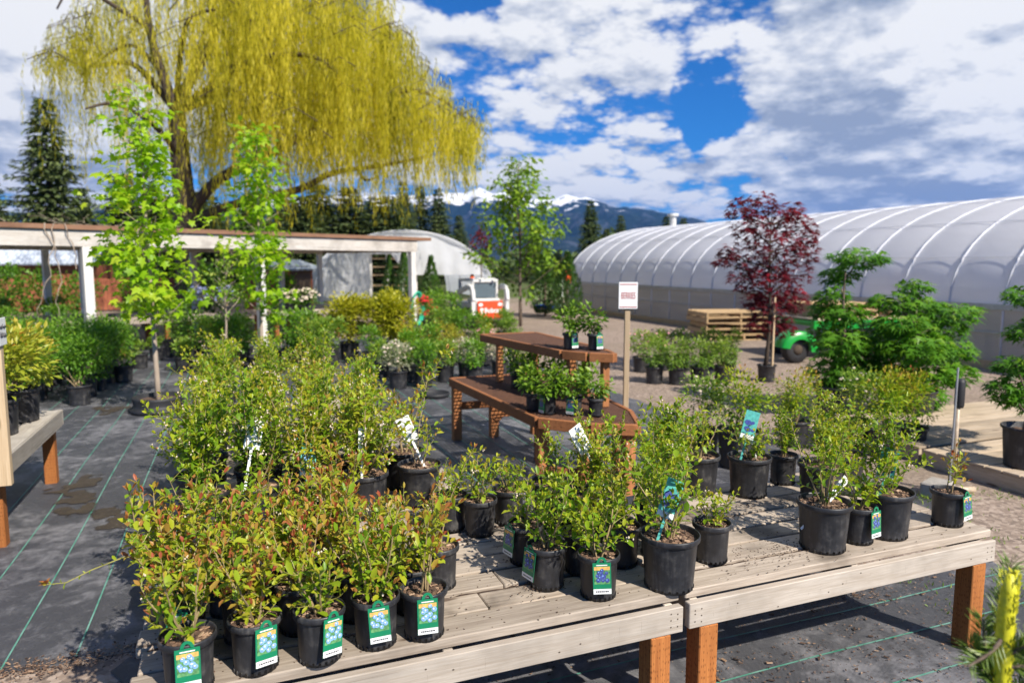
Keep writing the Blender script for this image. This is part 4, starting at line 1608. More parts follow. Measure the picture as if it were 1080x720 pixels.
for row in range(2):
    y = -.055
    while y < .05:
        z = 1.44 - row * .055
        b.tube([(.0415, y, z), (.0415, y + .008, z + r.uniform(.005, .03)), (.0415, y + .016, z - r.uniform(.0, .012)), (.0415, y + .02, z + .004)], .003, 4)
        y += .024
b.build('lettering', M['tag_dark'], bd)
SPI = [shrub(300 + i, .62, .50, 620, .05, M['spirea_leaf'], 16, 'fold', .40, .45, .42, .03, 0, 6) for i in range(2)]
GS = 'yellow spireas on the left bench'
for i, (lab, x, y, k) in enumerate([('yellow orange topped spirea in large black pot at the left bench corner', -1.63, 6.05, 0), ('yellow spirea behind the large front pot, right rear of left bench', -1.60, 6.52, 1),
                                    ('yellow spirea at the frame edge on the left bench', -2.13, 6.05, 1), ('yellow spirea at the back of the left bench', -2.15, 6.6, 0)]):
    potted('potted_spirea', lab, 'spirea shrub', GS, (x, y, .602), 'G', SPI[k], i * 1.7, 1.18)

# boxwood block on the ground behind it
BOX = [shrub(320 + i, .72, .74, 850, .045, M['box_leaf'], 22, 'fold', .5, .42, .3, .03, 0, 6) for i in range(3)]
GB = 'green shrubs standing in rows by the aisle'
k = 0
for j in range(6):
    for i in range(3):
        x, y = -1.93 - i * .62 + rr.uniform(-.05, .05), 10.5 + j * .62 + rr.uniform(-.05, .05)
        potted('potted_shrub', f"dense green shrub, {['nearest', 'middle', 'far'][i]} column from the aisle, {ORD[j]} row from front", 'shrub', GB, (x, y, .005), 'G', BOX[k % 3], k * 1.1, rr.uniform(.98, 1.15))
        k += 1
SMALL = [shrub(330 + i, .30, .30, 160, .05, M['mid_leaf'], 8, 'fold', .5, .45, .3, .02, 0, 4) for i in range(2)]
for i, (lab, px, py, pot, k, s) in enumerate([('small green plant in black pot before the green shrub rows', 107, 411, 'S', 0, 1.1), ('pale flowered plant in tall black pot beside the aisle', 131, 402, 'G', 1, 1.0),
                                              ('small potted plant further up the aisle left side', 148, 388, 'G', 0, 1.0), ('potted plant at the head of the aisle, left', 166, 380, 'G', 1, .9), ('potted grassy plant at the aisle head, right', 194, 392, 'G', 0, 1.2)]):
    p = at(px, py, .005)
    potted('potted_plant', lab, 'potted plant', 'small potted plants beside the aisle', p, pot, SMALL[k], i * 2., s)

# ------------------------------------------------------------------ young lime green maples
def slim_tree(name, label, cat, loc, H, trunk_r, z0, width, n, leaf, mat, seed, shape='maple', taper=1.0, t0=.5, lean=(0, 0), pot=None, bark='bark_pale', br=26, group=None, dens_top=.6):
    r = random.Random(seed)
    t = thing(name, label, cat, loc, 0, group)
    b = MB(seed)
    pts = [Vector((lean[0] * (i / 9) + r.uniform(-.012, .012) * (i > 3), lean[1] * i / 9 + r.uniform(-.012, .012) * (i > 3), H * .97 * i / 9)) for i in range(10)]
    b.tube(pts, [trunk_r * (1 - .88 * i / 9) for i in range(10)], 8)
    ls = LeafSet()
    wb = MB(seed + 1)
    for k in range(br):
        f = (k + r.random()) / br
        z = z0 + (H * .93 - z0) * f
        i = min(8, int(z / (H * .97) * 9))
        p = pts[i].lerp(pts[i + 1], z / (H * .97) * 9 - i)
        th = k * 2.4 + r.uniform(-.4, .4)
        L = width * .5 * (1.05 - .80 * f ** taper) * r.uniform(.75, 1.15)
        tp, e = bez(p, (math.cos(th), math.sin(th), r.uniform(.35, 1.1)), L * 1.2, 5, r, .4, .18)
        wb.tube(tp, [trunk_r * .28 * (1 - .8 * q / 5) for q in range(6)], 5, 0, r.random(), False)
        m_ = int(n / br * (1.25 - dens_top * f))
        nodes = [(r.uniform(.15, 1.02), Vector((r.gauss(0, 1), r.gauss(0, 1), r.gauss(0, .7))) * leaf * .8, r.gauss(0, .13)) for _ in range(4)]
        for q in range(m_):
            u, o_, tn = r.choice(nodes)
            u = max(.08, min(1.03, u + r.gauss(0, .05)))
            pp, dd = along(tp, min(u, .999))
            off = o_ + Vector((r.gauss(0, 1), r.gauss(0, 1), r.gauss(0, .7))) * (leaf * .75)
            out = (off.normalized() + Vector((0, 0, -.1)))
            ls.put(pp + off, out + Vector((r.uniform(-.5, .5), r.uniform(-.5, .5), r.uniform(-.8, .15))), Vector((r.uniform(-.8, .8), r.uniform(-.8, .8), 1)), leaf * r.uniform(.5, 1.2), leaf * r.uniform(.4, .9),
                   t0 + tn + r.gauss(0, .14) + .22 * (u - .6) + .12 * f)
    b.build('trunk', M[bark], t, True)
    wb.build('branches', M[bark], t)
    o = link('crown', ls.mesh('crown', shape, mat), t)
    return t


p1 = at(168, 433, .005)
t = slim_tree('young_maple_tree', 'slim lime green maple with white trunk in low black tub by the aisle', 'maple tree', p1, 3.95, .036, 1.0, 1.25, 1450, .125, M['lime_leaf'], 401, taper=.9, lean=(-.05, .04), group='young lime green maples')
b = MB()
b.lathe([(0, .01), (.30, .01), (.31, .0), (.33, .012), (.335, .05), (.30, .055), (.285, .10), (.30, .16), (.30, .19), (.275, .19), (.27, .14), (0, .14)], 36)
tb = b.build('tub', M['black'], t, True)
link('soil', SOILM['H'], t, (0, 0, .142))
p2 = at(277, 397, .005)
t = slim_tree('young_maple_tree', 'slim lime green maple rising behind the left blueberries, right of its twin', 'maple tree', p2, 4.05, .034, .95, 1.4, 1450, .125, M['lime_leaf'], 402, taper=.9, lean=(.04, .05), group='young lime green maples')
link('pot', POTM['X'], t)
link('soil', SOILM['X'], t, (0, 0, .29))
p3 = at(239, 402, .005)
t = slim_tree('weeping_tree', 'small weeping tree with pale crooked branches left of the second maple', 'young tree', p3, 2.0, .024, 1.0, 1.3, 420, .06, M['mid_leaf'], 403, 'fold', .5, lean=(.05, 0), br=16)
link('pot', POTM['G'], t)
link('soil', SOILM['G'], t, (0, 0, .21))

# ------------------------------------------------------------------ pergola
A, B = at(98, 382), at(436, 349)
ang = math.atan2(B.y - A.y, B.x - A.x)
PL = (B - A).length
per = thing('pergola', 'long white wooden pergola with flat rust edged roof over plant tables', 'pergola', (A.x, A.y, 0), ang)
DEP = 4.2
x0, x1 = -5.2, PL + .12


def pbox(name, lo, hi, mat, seed=0, bev=.005):
    b = MB(seed)
    b.box(lo, hi, bev)
    return b.build(name, mat, per)


pbox('front_beam', (x0, -.07, 2.13), (x1, .07, 2.43), M['white_wood'], 1)
pbox('rear_beam', (x0, DEP - .06, 2.12), (x1, DEP + .06, 2.36), M['white_wood'], 2)
b = MB(3)
xx = x0 + .3
while xx < x1:
    b.box((xx - .02, .072, 2.20), (xx + .02, DEP - .062, 2.36), 0)
    xx += .62
b.box((x1 - .05, .072, 2.12), (x1, DEP - .062, 2.38), 0)
b.build('joists', M['white_wood'], per)
b = MB(4)
b.box((x0 - .1, -.10, 2.435), (x1 + .45, DEP + .3, 2.475), .004, 0)
b.build('roof', M['rust_edge'], per)
b = MB(5)
b.box((x0 - .1, -.125, 2.43), (x1 + .45, -.102, 2.515), .003, 0)
b.box((x1 + .452, -.12, 2.43), (x1 + .475, DEP + .3, 2.515), .003, 0)
b.build('fascia', M['rust_edge'], per)
fr = [-3.4, 0.0, 3.35, PL - .02]
# post between the left and right ones is seen at px 280
q = at(281, 365)
fr[2] = (Vector((q.x - A.x, q.y - A.y)).dot(Vector((math.cos(ang), math.sin(ang)))))
for i, x in enumerate(fr):
    pbox('post', (x - .08, -.08, 0), (x + .08, .066, 2.127), M['white_wood_z'], 10 + i)
for i, x in enumerate([-4.6, -1.9, .6, 1.35, 4.0, 6.6, PL - .02]):
    pbox('post', (x - .065, DEP - .065, 0), (x + .065, DEP + .058, 2.117), M['white_wood_z'], 20 + i)
# dry vine hanging off the beam
vn = thing('dry_vine', 'bare twisted pale vine hanging from the pergola beam at left', 'vine', (A.x, A.y, 0), ang)
b = MB(8)
vr = random.Random(9)
for (vx, drift, L) in ((-.66, .018, 19), (-.52, -.012, 17), (-.35, .03, 8), (.9, -.02, 6)):
    x, y = vx, -.13
    pts = []
    for i in range(L):
        pts.append((x, y, 2.53 - i * .115))
        x += drift + vr.gauss(0, .035)
        y = -.14 + vr.gauss(0, .02)
    q = MB(3)
    q.tube(pts, [.011 - .0004 * i for i in range(L)], 5, 0, .5)
    q.build('stem', M['bark_pale'], vn)
for k in range(14):
    x, z = vr.uniform(-2.2, 1.6), 2.53
    pts = [(x, -.06, z)]
    for i in range(5):
        x += vr.uniform(-.16, .16)
        z = max(2.53, z + vr.uniform(-.06, .11))
        pts.append((x, -.05 + vr.gauss(0, .03), z))
    b.tube(pts, [.007, .006, .005, .004, .003, .002], 4, 0, .5)
b.build('twigs', M['bark_pale'], vn)
# hose on the corner post
hs = thing('garden_hose', 'coiled teal hose hanging on the right corner post of the pergola', 'hose', (B.x, B.y, 0), ang)
b = MB()
for k in range(3):
    b.tube([(.02 + (.17 + .02 * k) * math.sin(a), -.12 - .03 * k, .62 + (.38 + .03 * k) * math.cos(a)) for a in [6.283 * i / 24 for i in range(25)]], .024, 6)
b.tube([(.1, -.15, .25), (.25, -.2, .1), (.1, -.3, .03), (-.25, -.3, .03)], .022, 6)
b.build('coil', M['hose'], hs, True)


def local(th, x, y, z=0):
    c, s = math.cos(ang), math.sin(ang)
    return Vector((A.x + c * x - s * y, A.y + s * x + c * y, z))


def ptable(label, x, y, L, W, H):
    t = thing('plant_table', label, 'table', local(per, x, y), ang, 'plant tables around the pergola')
    b = MB(int(x * 7) % 97)
    n = 6
    for i in range(n):
        b.box((-L / 2, -W / 2 + i * W / n, H - .035), (L / 2, -W / 2 + (i + 1) * W / n - .015, H), .003)
    b.box((-L / 2, -W / 2 - .036, H - .12), (L / 2, -W / 2 - .001, H - .003), .003)
    b.build('tabletop', M['plank'], t)
    for sx in (-1, 0, 1):
        for sy in (-1, 1):
            l = MB(3)
            l.box((sx * (L / 2 - .1) - .045, sy * (W / 2 - .08) - .04, 0), (sx * (L / 2 - .1) + .045, sy * (W / 2 - .08) + .04, H - .123), .003)
            l.build('leg', M['leg'], t)
    return t


ptable('pale wooden plant table under the pergola at far left', -1.6, 1.0, 3.6, 1.1, .75)
ptable('plant table behind the first maple under the pergola', 1.6, .95, 2.0, 1.1, .75)
ptable('plant table under the pergola between the second maple and golden shrubs', 4.9, .8, 1.9, 1.0, .72)
FLAT = [shrub(350 + i, 1.0, .20, 420, .05, [M['box_leaf'], M['mid_leaf'], M['gold_leaf']][i], 20, 'fold', .5, .42, .3, .02, 0, 2, tight=.16) for i in range(3)]


def tray(label, x, y, z, k, L=.8, W=.45, fl=None, s=1.0):
    t = thing('plant_tray', label, 'plant tray', local(per, x, y, z + .002), ang, 'trays of bedding plants on the pergola tables')
    b = MB()
    b.box((-L / 2, -W / 2, 0), (L / 2, W / 2, .07), .008)
    b.build('tray', M['black'], t)
    o = link('foliage', FLAT[k]['foliage'], t, (0, 0, .06), (L * .95, W * 1.1, s * 1.2))
    return t


wh = ['at the frame edge', 'second from the frame edge', 'left of the white post', 'right beside the white post']
for i in range(4):
    tray(f"black tray of green bedding plants {wh[i]} on the far left table", -2.95 + i * .9, .75, .75, 0 if i != 1 else 1)
for i in range(4):
    tray(f"tray of low yellowish plants, rear line of the left table, {wh[i]}", -2.9 + i * .9, 1.3, .75, 2 if i < 2 else 1, s=1.5)
tray('tray of bedding plants on the table behind the first maple, left end', 1.1, .9, .75, 1)
tray('tray of bedding plants on the table behind the first maple, right end', 2.1, .9, .75, 0)
tray('flat green tray on the table left of the golden shrubs', 4.9, .62, .72, 0, 1.5, .5, s=.6)
BLUE = shrub(360, .45, .38, 260, .035, M['silver_leaf'], 10, 'fold', .3, .3, .2, .02, 0, 4, 90, M['bluebloss'], .022)
WHITEF = shrub(361, .45, .34, 200, .05, M['box_leaf'], 10, 'fold', .5, .4, .2, .02, 0, 4, 60, M['bloss'], .035)
for i, (lab, px, py, z, pl, s) in enumerate([('blue flowering plant on the table, left of the blue pair', 212, 333, .75, BLUE, 1.1), ('blue flowering plant on the table, right of the blue pair', 240, 333, .75, BLUE, 1.2),
                                             ('white flowering plant on the table, left of the white pair', 306, 334, .72, WHITEF, 1.0), ('white flowering plant on the table, right of the white pair', 326, 333, .72, WHITEF, 1.1)]):
    d = 15.2 if px < 300 else 16.6
    p = deep(px, py, d)
    potted('flowering_plant', lab, 'flowering plant', 'flowering plants on the pergola tables', (p.x, p.y, z + .001), 'S', pl, i * 1.9, s)
# shrubs and climbers standing beneath the pergola
DARK = [shrub(365 + i, 1.1, 1.5, 700, .09, M['box_leaf'], 22, 'fold', .5, .30, .25, .2, 0, 6) for i in range(2)]
for i, (lab, px, d, k, s) in enumerate([('tall green shrub in the pergola shade at the frame edge', 8, 18.6, 0, 1.15), ('tall green shrub in the pergola shade right of the rear post', 45, 19., 1, 1.1),
                                        ('dark green shrub in shade just left of the white post', 86, 19.5, 0, 1.0), ('dark green shrub in shade behind the first maple', 150, 19.8, 1, 1.2),
                                        ('dark green shrub in shade between the two maples', 215, 20.5, 0, 1.2), ('dark green shrub in shade right of the second maple', 300, 21.5, 1, 1.0)]):
    p = deep(px, 330, d)
    t = thing('green_shrub', lab, 'shrub', (p.x, p.y, 0), i * 1.3, 'green shrubs in the pergola shade')
    for kk, me in DARK[k].items():
        link(kk, me, t, None, s)
GOLD = [shrub(370 + i, 1.0, 1.36, 2000, .085, M['gold_leaf'], 34, 'fold', .45, .45, .3, .05, 0, 8) for i in range(2)]
for i, (lab, px, py, k, s) in enumerate([('golden yellow shrub in front of the pergola, left of the two', 369, 379, 0, .95), ('golden yellow shrub beside the pergola corner post, right of the two', 414, 380, 1, 1.05)]):
    p = at(px, py, .005)
    potted('golden_shrub', lab, 'shrub', 'golden shrubs before the pergola', p, 'X', GOLD[k], i * 2.1, s, .72)

# fence and sheds behind the pergola
def plain_fence(label, px0, d0, px1, d1, h, seed):
    a, c = deep(px0, 300, d0), deep(px1, 300, d1)
    L = math.hypot(c.x - a.x, c.y - a.y)
    t = thing('board_fence', label, 'fence', (a.x, a.y, 0), math.atan2(c.y - a.y, c.x - a.x))
    b = MB(seed)
    n = int(L / .16)
    for i in range(n):
        b.box((i * L / n, 0, .05), ((i + 1) * L / n - .012, .02, h + b.r.uniform(-.02, .02)), 0)
    b.build('boards', M['fence_red'], t)
    b = MB(seed + 1)
    for z in (.4, h - .35):
        b.box((0, .022, z), (L, .06, z + .09), 0)
    b.build('rail', M['fence_red'], t)


plain_fence('red brown board fence behind the pergola at far left', -160, 24, 205, 28, 1.25, 51)


def shed(label, px0, px1, d, W, hw, hr, wall, roof):
    a, c = deep(px0, 300, d), deep(px1, 300, d * 1.05)
    L = math.hypot(c.x - a.x, c.y - a.y)
    t = thing('garden_shed', label, 'shed', (a.x, a.y, 0), math.atan2(c.y - a.y, c.x - a.x))
    b = MB(5)
    b.prism([(0, 0), (L, 0), (L, W), (0, W)], 0, hw)
    b.build('wall', wall, t)
    b = MB()
    n = int(L / .09)
    z0_, z1_ = hw + .03, hr
    vs, fs = [], []
    for i in range(n + 1):
        x = -.3 + (L + .6) * i / n
        dz = .018 * (i % 2)
        vs += [(x, -.4, z0_ + dz), (x, W * .5, z1_ + dz), (x, W + .4, z0_ + dz)]
    for i in range(n):
        fs += [(3 * i, 3 * i + 3, 3 * i + 4, 3 * i + 1), (3 * i + 1, 3 * i + 4, 3 * i + 5, 3 * i + 2)]
    b.add(vs, fs)
    vs2 = [(x, y, z - .05) for x, y, z in vs]
    b.add(vs2, fs)
    b.build('roof', roof, t)
    b = MB()
    b.box((L * .3, -.03, 0), (L * .3 + 1.0, -.004, 1.7), .004)
    b.build('door', M['bark_dark'], t)
    return t


shed('low red brown shed with pale blue corrugated roof left behind the pergola', -60, 95, 30, 4, 1.75, 2.75, M['fence_red'], M['roof_metal'])
shed('small rusty red shed with pale roof between the second maple and hoop house', 296, 330, 27, 2.2, 1.55, 1.95, M['fence_red'], M['roof_metal'])
# ------------------------------------------------------------------ hoop houses
def hoop_profile(W, hip, Ht, n=20):
    pts = [(0, 0), (0, hip)]
    for i in range(1, n):
        th = math.pi * i / n
        pts.append((W - W * math.cos(th), hip + (Ht - hip) * math.sin(th) ** .92))
    pts += [(2 * W, hip), (2 * W, 0)]
    return pts


def greenhouse():
    X0, W, hip, Ht, YF, YN, sp_ = 12.3, 4.5, 1.08, 3.28, 25.2, -6.0, 1.0
    t = thing('greenhouse', 'long white film covered hoop greenhouse with grey side wall at right', 'greenhouse', (X0, YF, 0))
    prof = hoop_profile(W, hip, Ht, 26)
    nb = int((YF - YN) / sp_)
    b = MB()
    arch = prof[1:-1]
    sub = 6
    vs, fs = [], []
    rows_ = nb * sub + 1
    for i in range(rows_):
        f = (i % sub) / sub
        bulge = .03 * math.sin(math.pi * f)
        y = -i * sp_ / sub
        for (x, z) in arch:
            dx, dz = (x - W) / W, (z - hip) / (Ht - hip)
            l = math.hypot(dx, dz)
            w = bulge * (1 if z > hip + .01 else 0)
            vs.append((x + dx / l * w, y, z + dz / l * w))
    n = len(arch)
    for i in range(rows_ - 1):
        for k in range(n - 1):
            fs.append((i * n + k, i * n + k + 1, (i + 1) * n + k + 1, (i + 1) * n + k))
    b.add(vs, fs)
    b.build('film_cover', M['film'], t, True)
    for i in range(nb + 1):
        b = MB()
        y = -i * sp_
        b.tube([(W + (x - W) * 1.004, y, z * 1.002 + .002) for x, z in prof], .022, 6, 0, .5)
        b.build('hoop', M['frame_pipe'], t, True)
    b = MB()
    L = nb * sp_
    b.box((-.02, -L, .05), (0, 0, hip - .045), 0)
    b.box((2 * W, -L, .05), (2 * W + .02, 0, hip - .045), 0)
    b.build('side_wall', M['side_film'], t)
    b = MB()
    b.box((-.065, -L, hip - .05), (-.022, 0, hip + .05), .004)
    b.box((-.06, -L, .62), (-.022, 0, .64), .004)
    b.build('hip_rail', M['greymetal'], t)
    b = MB()
    b.box((-.09, -L, 0), (-.04, 0, .14), .004)
    b.build('base_board', M['pallet'], t)
    for th in (.36, .72, 1.1):
        b = MB()
        x, z = W - (W + .045) * math.cos(th), hip + (Ht - hip + .045) * math.sin(th) ** .92
        b.tube([(x, 0, z), (x, -L, z)], .006, 5)
        b.build('purlin', M['frame_pipe'], t)
    b = MB()
    vs = [(x, 0, z) for x, z in prof]
    b.add(vs, [tuple(range(len(vs)))])
    b.build('end_wall', M['film2'], t)
    # what shows dimly inside: benches along the side wall
    for k in range(6):
        b = MB(k)
        y = -1.5 - k * 4.6
        b.box((.6, y - 3.8, .7), (2.0, y, .76), .004)
        for yy in (y - 3.6, y - 2, y - .2):
            b.box((.7, yy - .05, 0), (.8, yy + .05, .69), 0)
            b.box((1.8, yy - .05, 0), (1.9, yy + .05, .69), 0)
        b.build('inner_bench', M['bark_dark'], t)
    v = MB()
    v.tube([(W * .97, -.6, Ht - .1), (W * .97, -.6, Ht + .45)], .13, 12)
    v.lathe([(0, Ht + .43), (.22, Ht + .43), (.22, Ht + .53), (0, Ht + .55)], 12, 0, .5, (W * .97, -.6, 0))
    v.build('vent_pipe', M['white_paint'], t)


greenhouse()


def small_hoop():
    d = 33.0
    l, rgt = deep(331, 318, d), deep(521, 318, d + 2.5)
    W = math.hypot(rgt.x - l.x, rgt.y - l.y) / 2
    rz = math.atan2(rgt.y - l.y, rgt.x - l.x)
    t = thing('hoop_house', 'smaller white plastic hoop house with open end behind the pergola corner', 'greenhouse', (l.x, l.y, 0), rz)
    Ht = 3.35
    prof = [(W - W * math.cos(math.pi * i / 26), Ht * abs(math.sin(math.pi * i / 26)) ** .85) for i in range(27)]
    b = MB()
    n = len(prof)
    N = 10
    vs = [(x, 1.2 * j, z) for j in range(N + 1) for x, z in prof]
    fs = [(j * n + k, j * n + k + 1, (j + 1) * n + k + 1, (j + 1) * n + k) for j in range(N) for k in range(n - 1)]
    b.add(vs, fs)
    b.build('film_cover', M['film2'], t, True)
    for j in (0, 3, 6, 9):
        b = MB()
        b.tube([(x, 1.2 * j - .02, z + .02) for x, z in prof], .035, 6)
        b.build('hoop', M['frame_pipe'], t, True)
    # loose gable sheet with folds, right half comes lower than the left
    b = MB()
    r = random.Random(8)
    cols = 46
    vs, fs = [], []
    for i in range(cols + 1):
        x = .36 * W + (1.93 * W - .36 * W) * i / cols
        top = Ht * abs(math.sin(math.acos(max(-1, min(1, 1 - x / W))))) ** .85 - .05
        bot = min(top - .02, 2.25 - 1.0 * max(0, min(1, (x / W - .86) / .25)) ** .5)
        for j in range(7):
            z = top + (bot - top) * j / 6
            vs.append((x, .12 + .05 * math.sin(x * 3.1 + j * .5) + .03 * math.sin(x * 7.7 + 1) * j / 3, z))
    for i in range(cols):
        for j in range(6):
            fs.append((i * 7 + j, i * 7 + 7 + j, i * 7 + 8 + j, i * 7 + 1 + j))
    b.add(vs, fs)
    b.build('gable_sheet', M['film2'], t, True)
    b = MB()
    vs, fs = [], []
    for i in range(19):                                  # left half of the gable, closed to the ground
        x = .03 * W + (.60 - .03) * W * i / 18
        top = Ht * abs(math.sin(math.acos(1 - x / W))) ** .85 - .04
        for j in range(7):
            vs.append((x, .2 + .04 * math.sin(x * 4 + j), top * (1 - j / 6) + .05))
    for i in range(18):
        for j in range(6):
            fs.append((i * 7 + j, i * 7 + 7 + j, i * 7 + 8 + j, i * 7 + 1 + j))
    b.add(vs, fs)
    b.build('gable_film', M['film2'], t, True)
    b = MB(4)
    for x in (W * .62, W * .80, W * .98, W * 1.12):
        b.box((x - .06, .5, 0), (x + .06, .62, 2.5), 0)
    b.build('door_post', M['white_wood_z'], t)
    b = MB(5)
    for z in (.7, 1.2, 1.6, 2.0, 2.35):
        b.box((W * .62, .64, z), (W * 1.12, 1.3, z + .07), 0)
    b.build('shelf', M['pallet'], t)


small_hoop()

# ------------------------------------------------------------------ skid steer loader
def loader():
    p = at(507, 345)
    t = thing('skid_steer_loader', 'white skid steer loader with orange red rear door', 'loader', (p.x, p.y, 0), R(6))
    t.scale = (.69, .69, .69)
    # local: rear towards -Y
    b = MB(1)
    b.box((-.62, -.85, .35), (.62, 1.25, 1.05), .05)
    b.box((-.58, -.70, 1.05), (.58, .1, 1.22), .05)
    b.build('body', M['white_paint'], t)
    b = MB(2)
    b.box((-.56, -.93, .42), (.56, -.852, 1.14), .025)
    dr = b.build('rear_door', M['orange_red'], t)
    for sx in (-1, 1):
        b = MB()
        b.box((sx * .43 - .085, -.948, .93), (sx * .43 + .085, -.932, 1.05), .008)
        b.build('tail_lamp', M['white'], dr)
    b = MB()
    b.box((-.3, -.94, .48), (.3, -.932, .60), 0)
    for k in range(5):
        b.box((-.3, -.945, .485 + k * .023), (.3, -.941, .495 + k * .023), 0)
    b.build('grille', M['orange_red'], dr)
    text('Bobcat', 'lettering', M['white'], dr, (.10, -.935, .75), .27, (R(90), 0, 0), .95, .003, .006)
    b = MB()
    b.add([(-.45, -.936, .85), (-.30, -.936, .85), (-.32, -.936, .70), (-.375, -.936, .64), (-.43, -.936, .70)], [(4, 3, 2, 1, 0)])
    b.build('emblem', M['white'], dr)
    b = MB(3)
    for sx in (-1, 1):
        b.box((sx * .54 - .05, -.45, 1.22), (sx * .54 + .05, -.33, 1.98), .02)
        b.box((sx * .54 - .05, .85, 1.0), (sx * .54 + .05, .97, 1.98), .02)
        b.box((sx * .54 - .05, -.45, 1.90), (sx * .54 + .05, .97, 2.0), .02)
    b.box((-.58, -.47, 1.86), (.58, -.31, 1.99), .03)
    b.box((-.57, -.32, 1.98), (.57, .95, 2.04), .02)
    b.build('cab_frame', M['white_paint'], t)
    b = MB()
    b.box((-.49, -.40, 1.25), (.49, -.385, 1.86), 0)
    b.build('rear_window', M['glass'], t)
    b = MB()
    b.box((-.25, .05, 1.05), (.25, .5, 1.15), .03)
    b.box((-.25, -.05, 1.15), (.25, .05, 1.7), .03)
    b.build('seat', M['black'], t)
    for sx in (-1, 1):
        b = MB()
        pts = [(-.95, 1.15), (-.85, 1.62), (-.55, 1.72), (.6, 1.45), (1.55, .75), (1.75, .3)]
        for i in range(len(pts) - 1):
            b.beam((sx * .76, pts[i][0], pts[i][1]), (sx * .76, pts[i + 1][0], pts[i + 1][1]), .14, .2, .02)
        b.box((sx * .76 - .08, -.98, .55), (sx * .76 + .08, -.82, 1.55), .02)
        b.build('lift_arm', M['white_paint'], t)
        for y in (-.45, .75):
            b = MB()
            b.lathe([(.12, -.13), (.40, -.14), (.44, -.10), (.44, .10), (.40, .14), (.12, .13)], 22)
            w = b.build('wheel', M['black'], t, True, (sx * .80, y, .44))
            w.rotation_euler = (0, R(90), 0)
            h = MB()
            h.lathe([(0, -.135), (.2, -.135), (.22, -.1), (.22, .1), (.2, .135), (0, .135)], 14)
            h.build('hub', M['white_paint'], w, True)
    b = MB()
    b.box((-.85, 1.75, .12), (.85, 2.25, .2), .01)
    b.box((-.85, 1.75, .12), (.85, 1.8, .65), .01)
    b.build('bucket', M['greymetal'], t)
    b = MB()
    b.lathe([(0, 2.2), (.07, 2.19), (.09, 2.05), (.10, 2.04)], 12, 0, .5, (-.42, -.1, 0))
    b.build('beacon', M['flag_orange'], t, True)


loader()

# ------------------------------------------------------------------ pale trees and yard clutter in the middle distance
pt = at(549, 344)
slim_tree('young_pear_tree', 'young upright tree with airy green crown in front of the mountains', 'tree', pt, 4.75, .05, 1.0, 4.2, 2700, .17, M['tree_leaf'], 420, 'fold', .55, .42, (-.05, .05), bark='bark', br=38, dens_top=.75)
pt = at(505, 335)
slim_tree('purple_tree', 'small dark purple tree behind the loader', 'tree', (pt.x + 1.2, pt.y + 3.2, 0), 3.25, .04, 2.1, 1.2, 420, .12, M['red_leaf'], 421, 'fold', .6, .3, bark='bark', br=14)
ARB = shrub(380, .95, 2.2, 1500, .10, M['arb_leaf'], 26, 'fold', .45, .45, .2, .05, 0, 4, tight=.15)


def conic(seed, h, w, n, mat, leaf):
    r = random.Random(seed)
    ls = LeafSet()
    for _ in range(n):
        z = h * r.random() ** 1.1
        R_ = w * .5 * min(1, (1 - z / h) * 1.6 + .06) * min(1, .55 + z / h * 2)
        th = r.uniform(0, 6.28)
        q = R_ * r.uniform(.72, 1.04)
        p = (q * math.cos(th), q * math.sin(th), .1 + z)
        ls.put(p, (math.cos(th) * .6, math.sin(th) * .6, r.uniform(.4, 1.4)), (math.cos(th), math.sin(th), r.uniform(-.2, .6)), leaf * r.uniform(.7, 1.3), leaf * .45, .45 + r.gauss(0, .17))
    return ls.mesh('crown', 'fold', mat)


ARBM = conic(381, 2.1, .95, 1500, M['arb_leaf'], .13)
GA = 'columnar green conifers'
for i, (lab, px, d, s) in enumerate([('green columnar conifer at the far end of the big greenhouse', 598, 23.0, (1, 1, .97)), ('green columnar conifer just left of the one by the greenhouse end', 575, 24.5, (1.2, 1.2, .95)),
                                     ('dark narrow conifer right of the pergola corner post', 455, 24.5, (.75, .75, .92)), ('dark narrow conifer left of the pergola corner post', 427, 25.0, (.75, .75, 1.0)), ('dark narrow conifer second left of the pergola corner post', 411, 25.5, (.6, .6, .93))]):
    p = deep(px, 320, d)
    t = thing('columnar_conifer', lab, 'conifer', (p.x, p.y, 0), i, GA)
    link('crown', ARBM, t, None, s)
    b = MB()
    b.tube([(0, 0, 0), (0, 0, 1.2)], [.05, .03], 6)
    b.build('trunk', M['bark'], t)
p = at(578, 333)
wb = thing('wheelbarrow', 'blue wheelbarrow standing by the greenhouse end', 'wheelbarrow', (p.x, p.y, 0), R(30))
wb.scale = (.75, .75, .62)
b = MB()
b.add([(-.35, -.3, .35), (.3, -.25, .35), (.3, .25, .35), (-.35, .3, .35), (-.55, -.4, .62), (.55, -.35, .62), (.55, .35, .62), (-.55, .4, .62)], [(0, 1, 2, 3), (0, 4, 5, 1), (1, 5, 6, 2), (2, 6, 7, 3), (3, 7, 4, 0)])
b.build('tray', M['blue_plastic'], wb)
b = MB()
b.tube([(-1.0, -.28, .5), (.2, -.2, .3), (.75, -.04, .2)], .02, 6)
b.tube([(-1.0, .28, .5), (.2, .2, .3), (.75, .04, .2)], .02, 6)
b.tube([(-.4, -.25, .38), (-.5, -.25, 0)], .018, 6)
b.tube([(-.4, .25, .38), (-.5, .25, 0)], .018, 6)
b.build('frame', M['pallet'], wb)
b = MB()
b.lathe([(.05, -.04), (.17, -.045), (.2, -.03), (.2, .03), (.17, .045), (.05, .04)], 16)
w = b.build('wheel', M['black'], wb, True, (.72, 0, .2))
w.rotation_euler = (R(90), 0, 0)
p = at(593, 336)
fl = thing('marker_flag', 'orange marker flag on a thin pole near the greenhouse end', 'flag', (p.x, p.y, 0))
b = MB()
b.tube([(0, 0, 0), (0, 0, 1.75)], .012, 6)
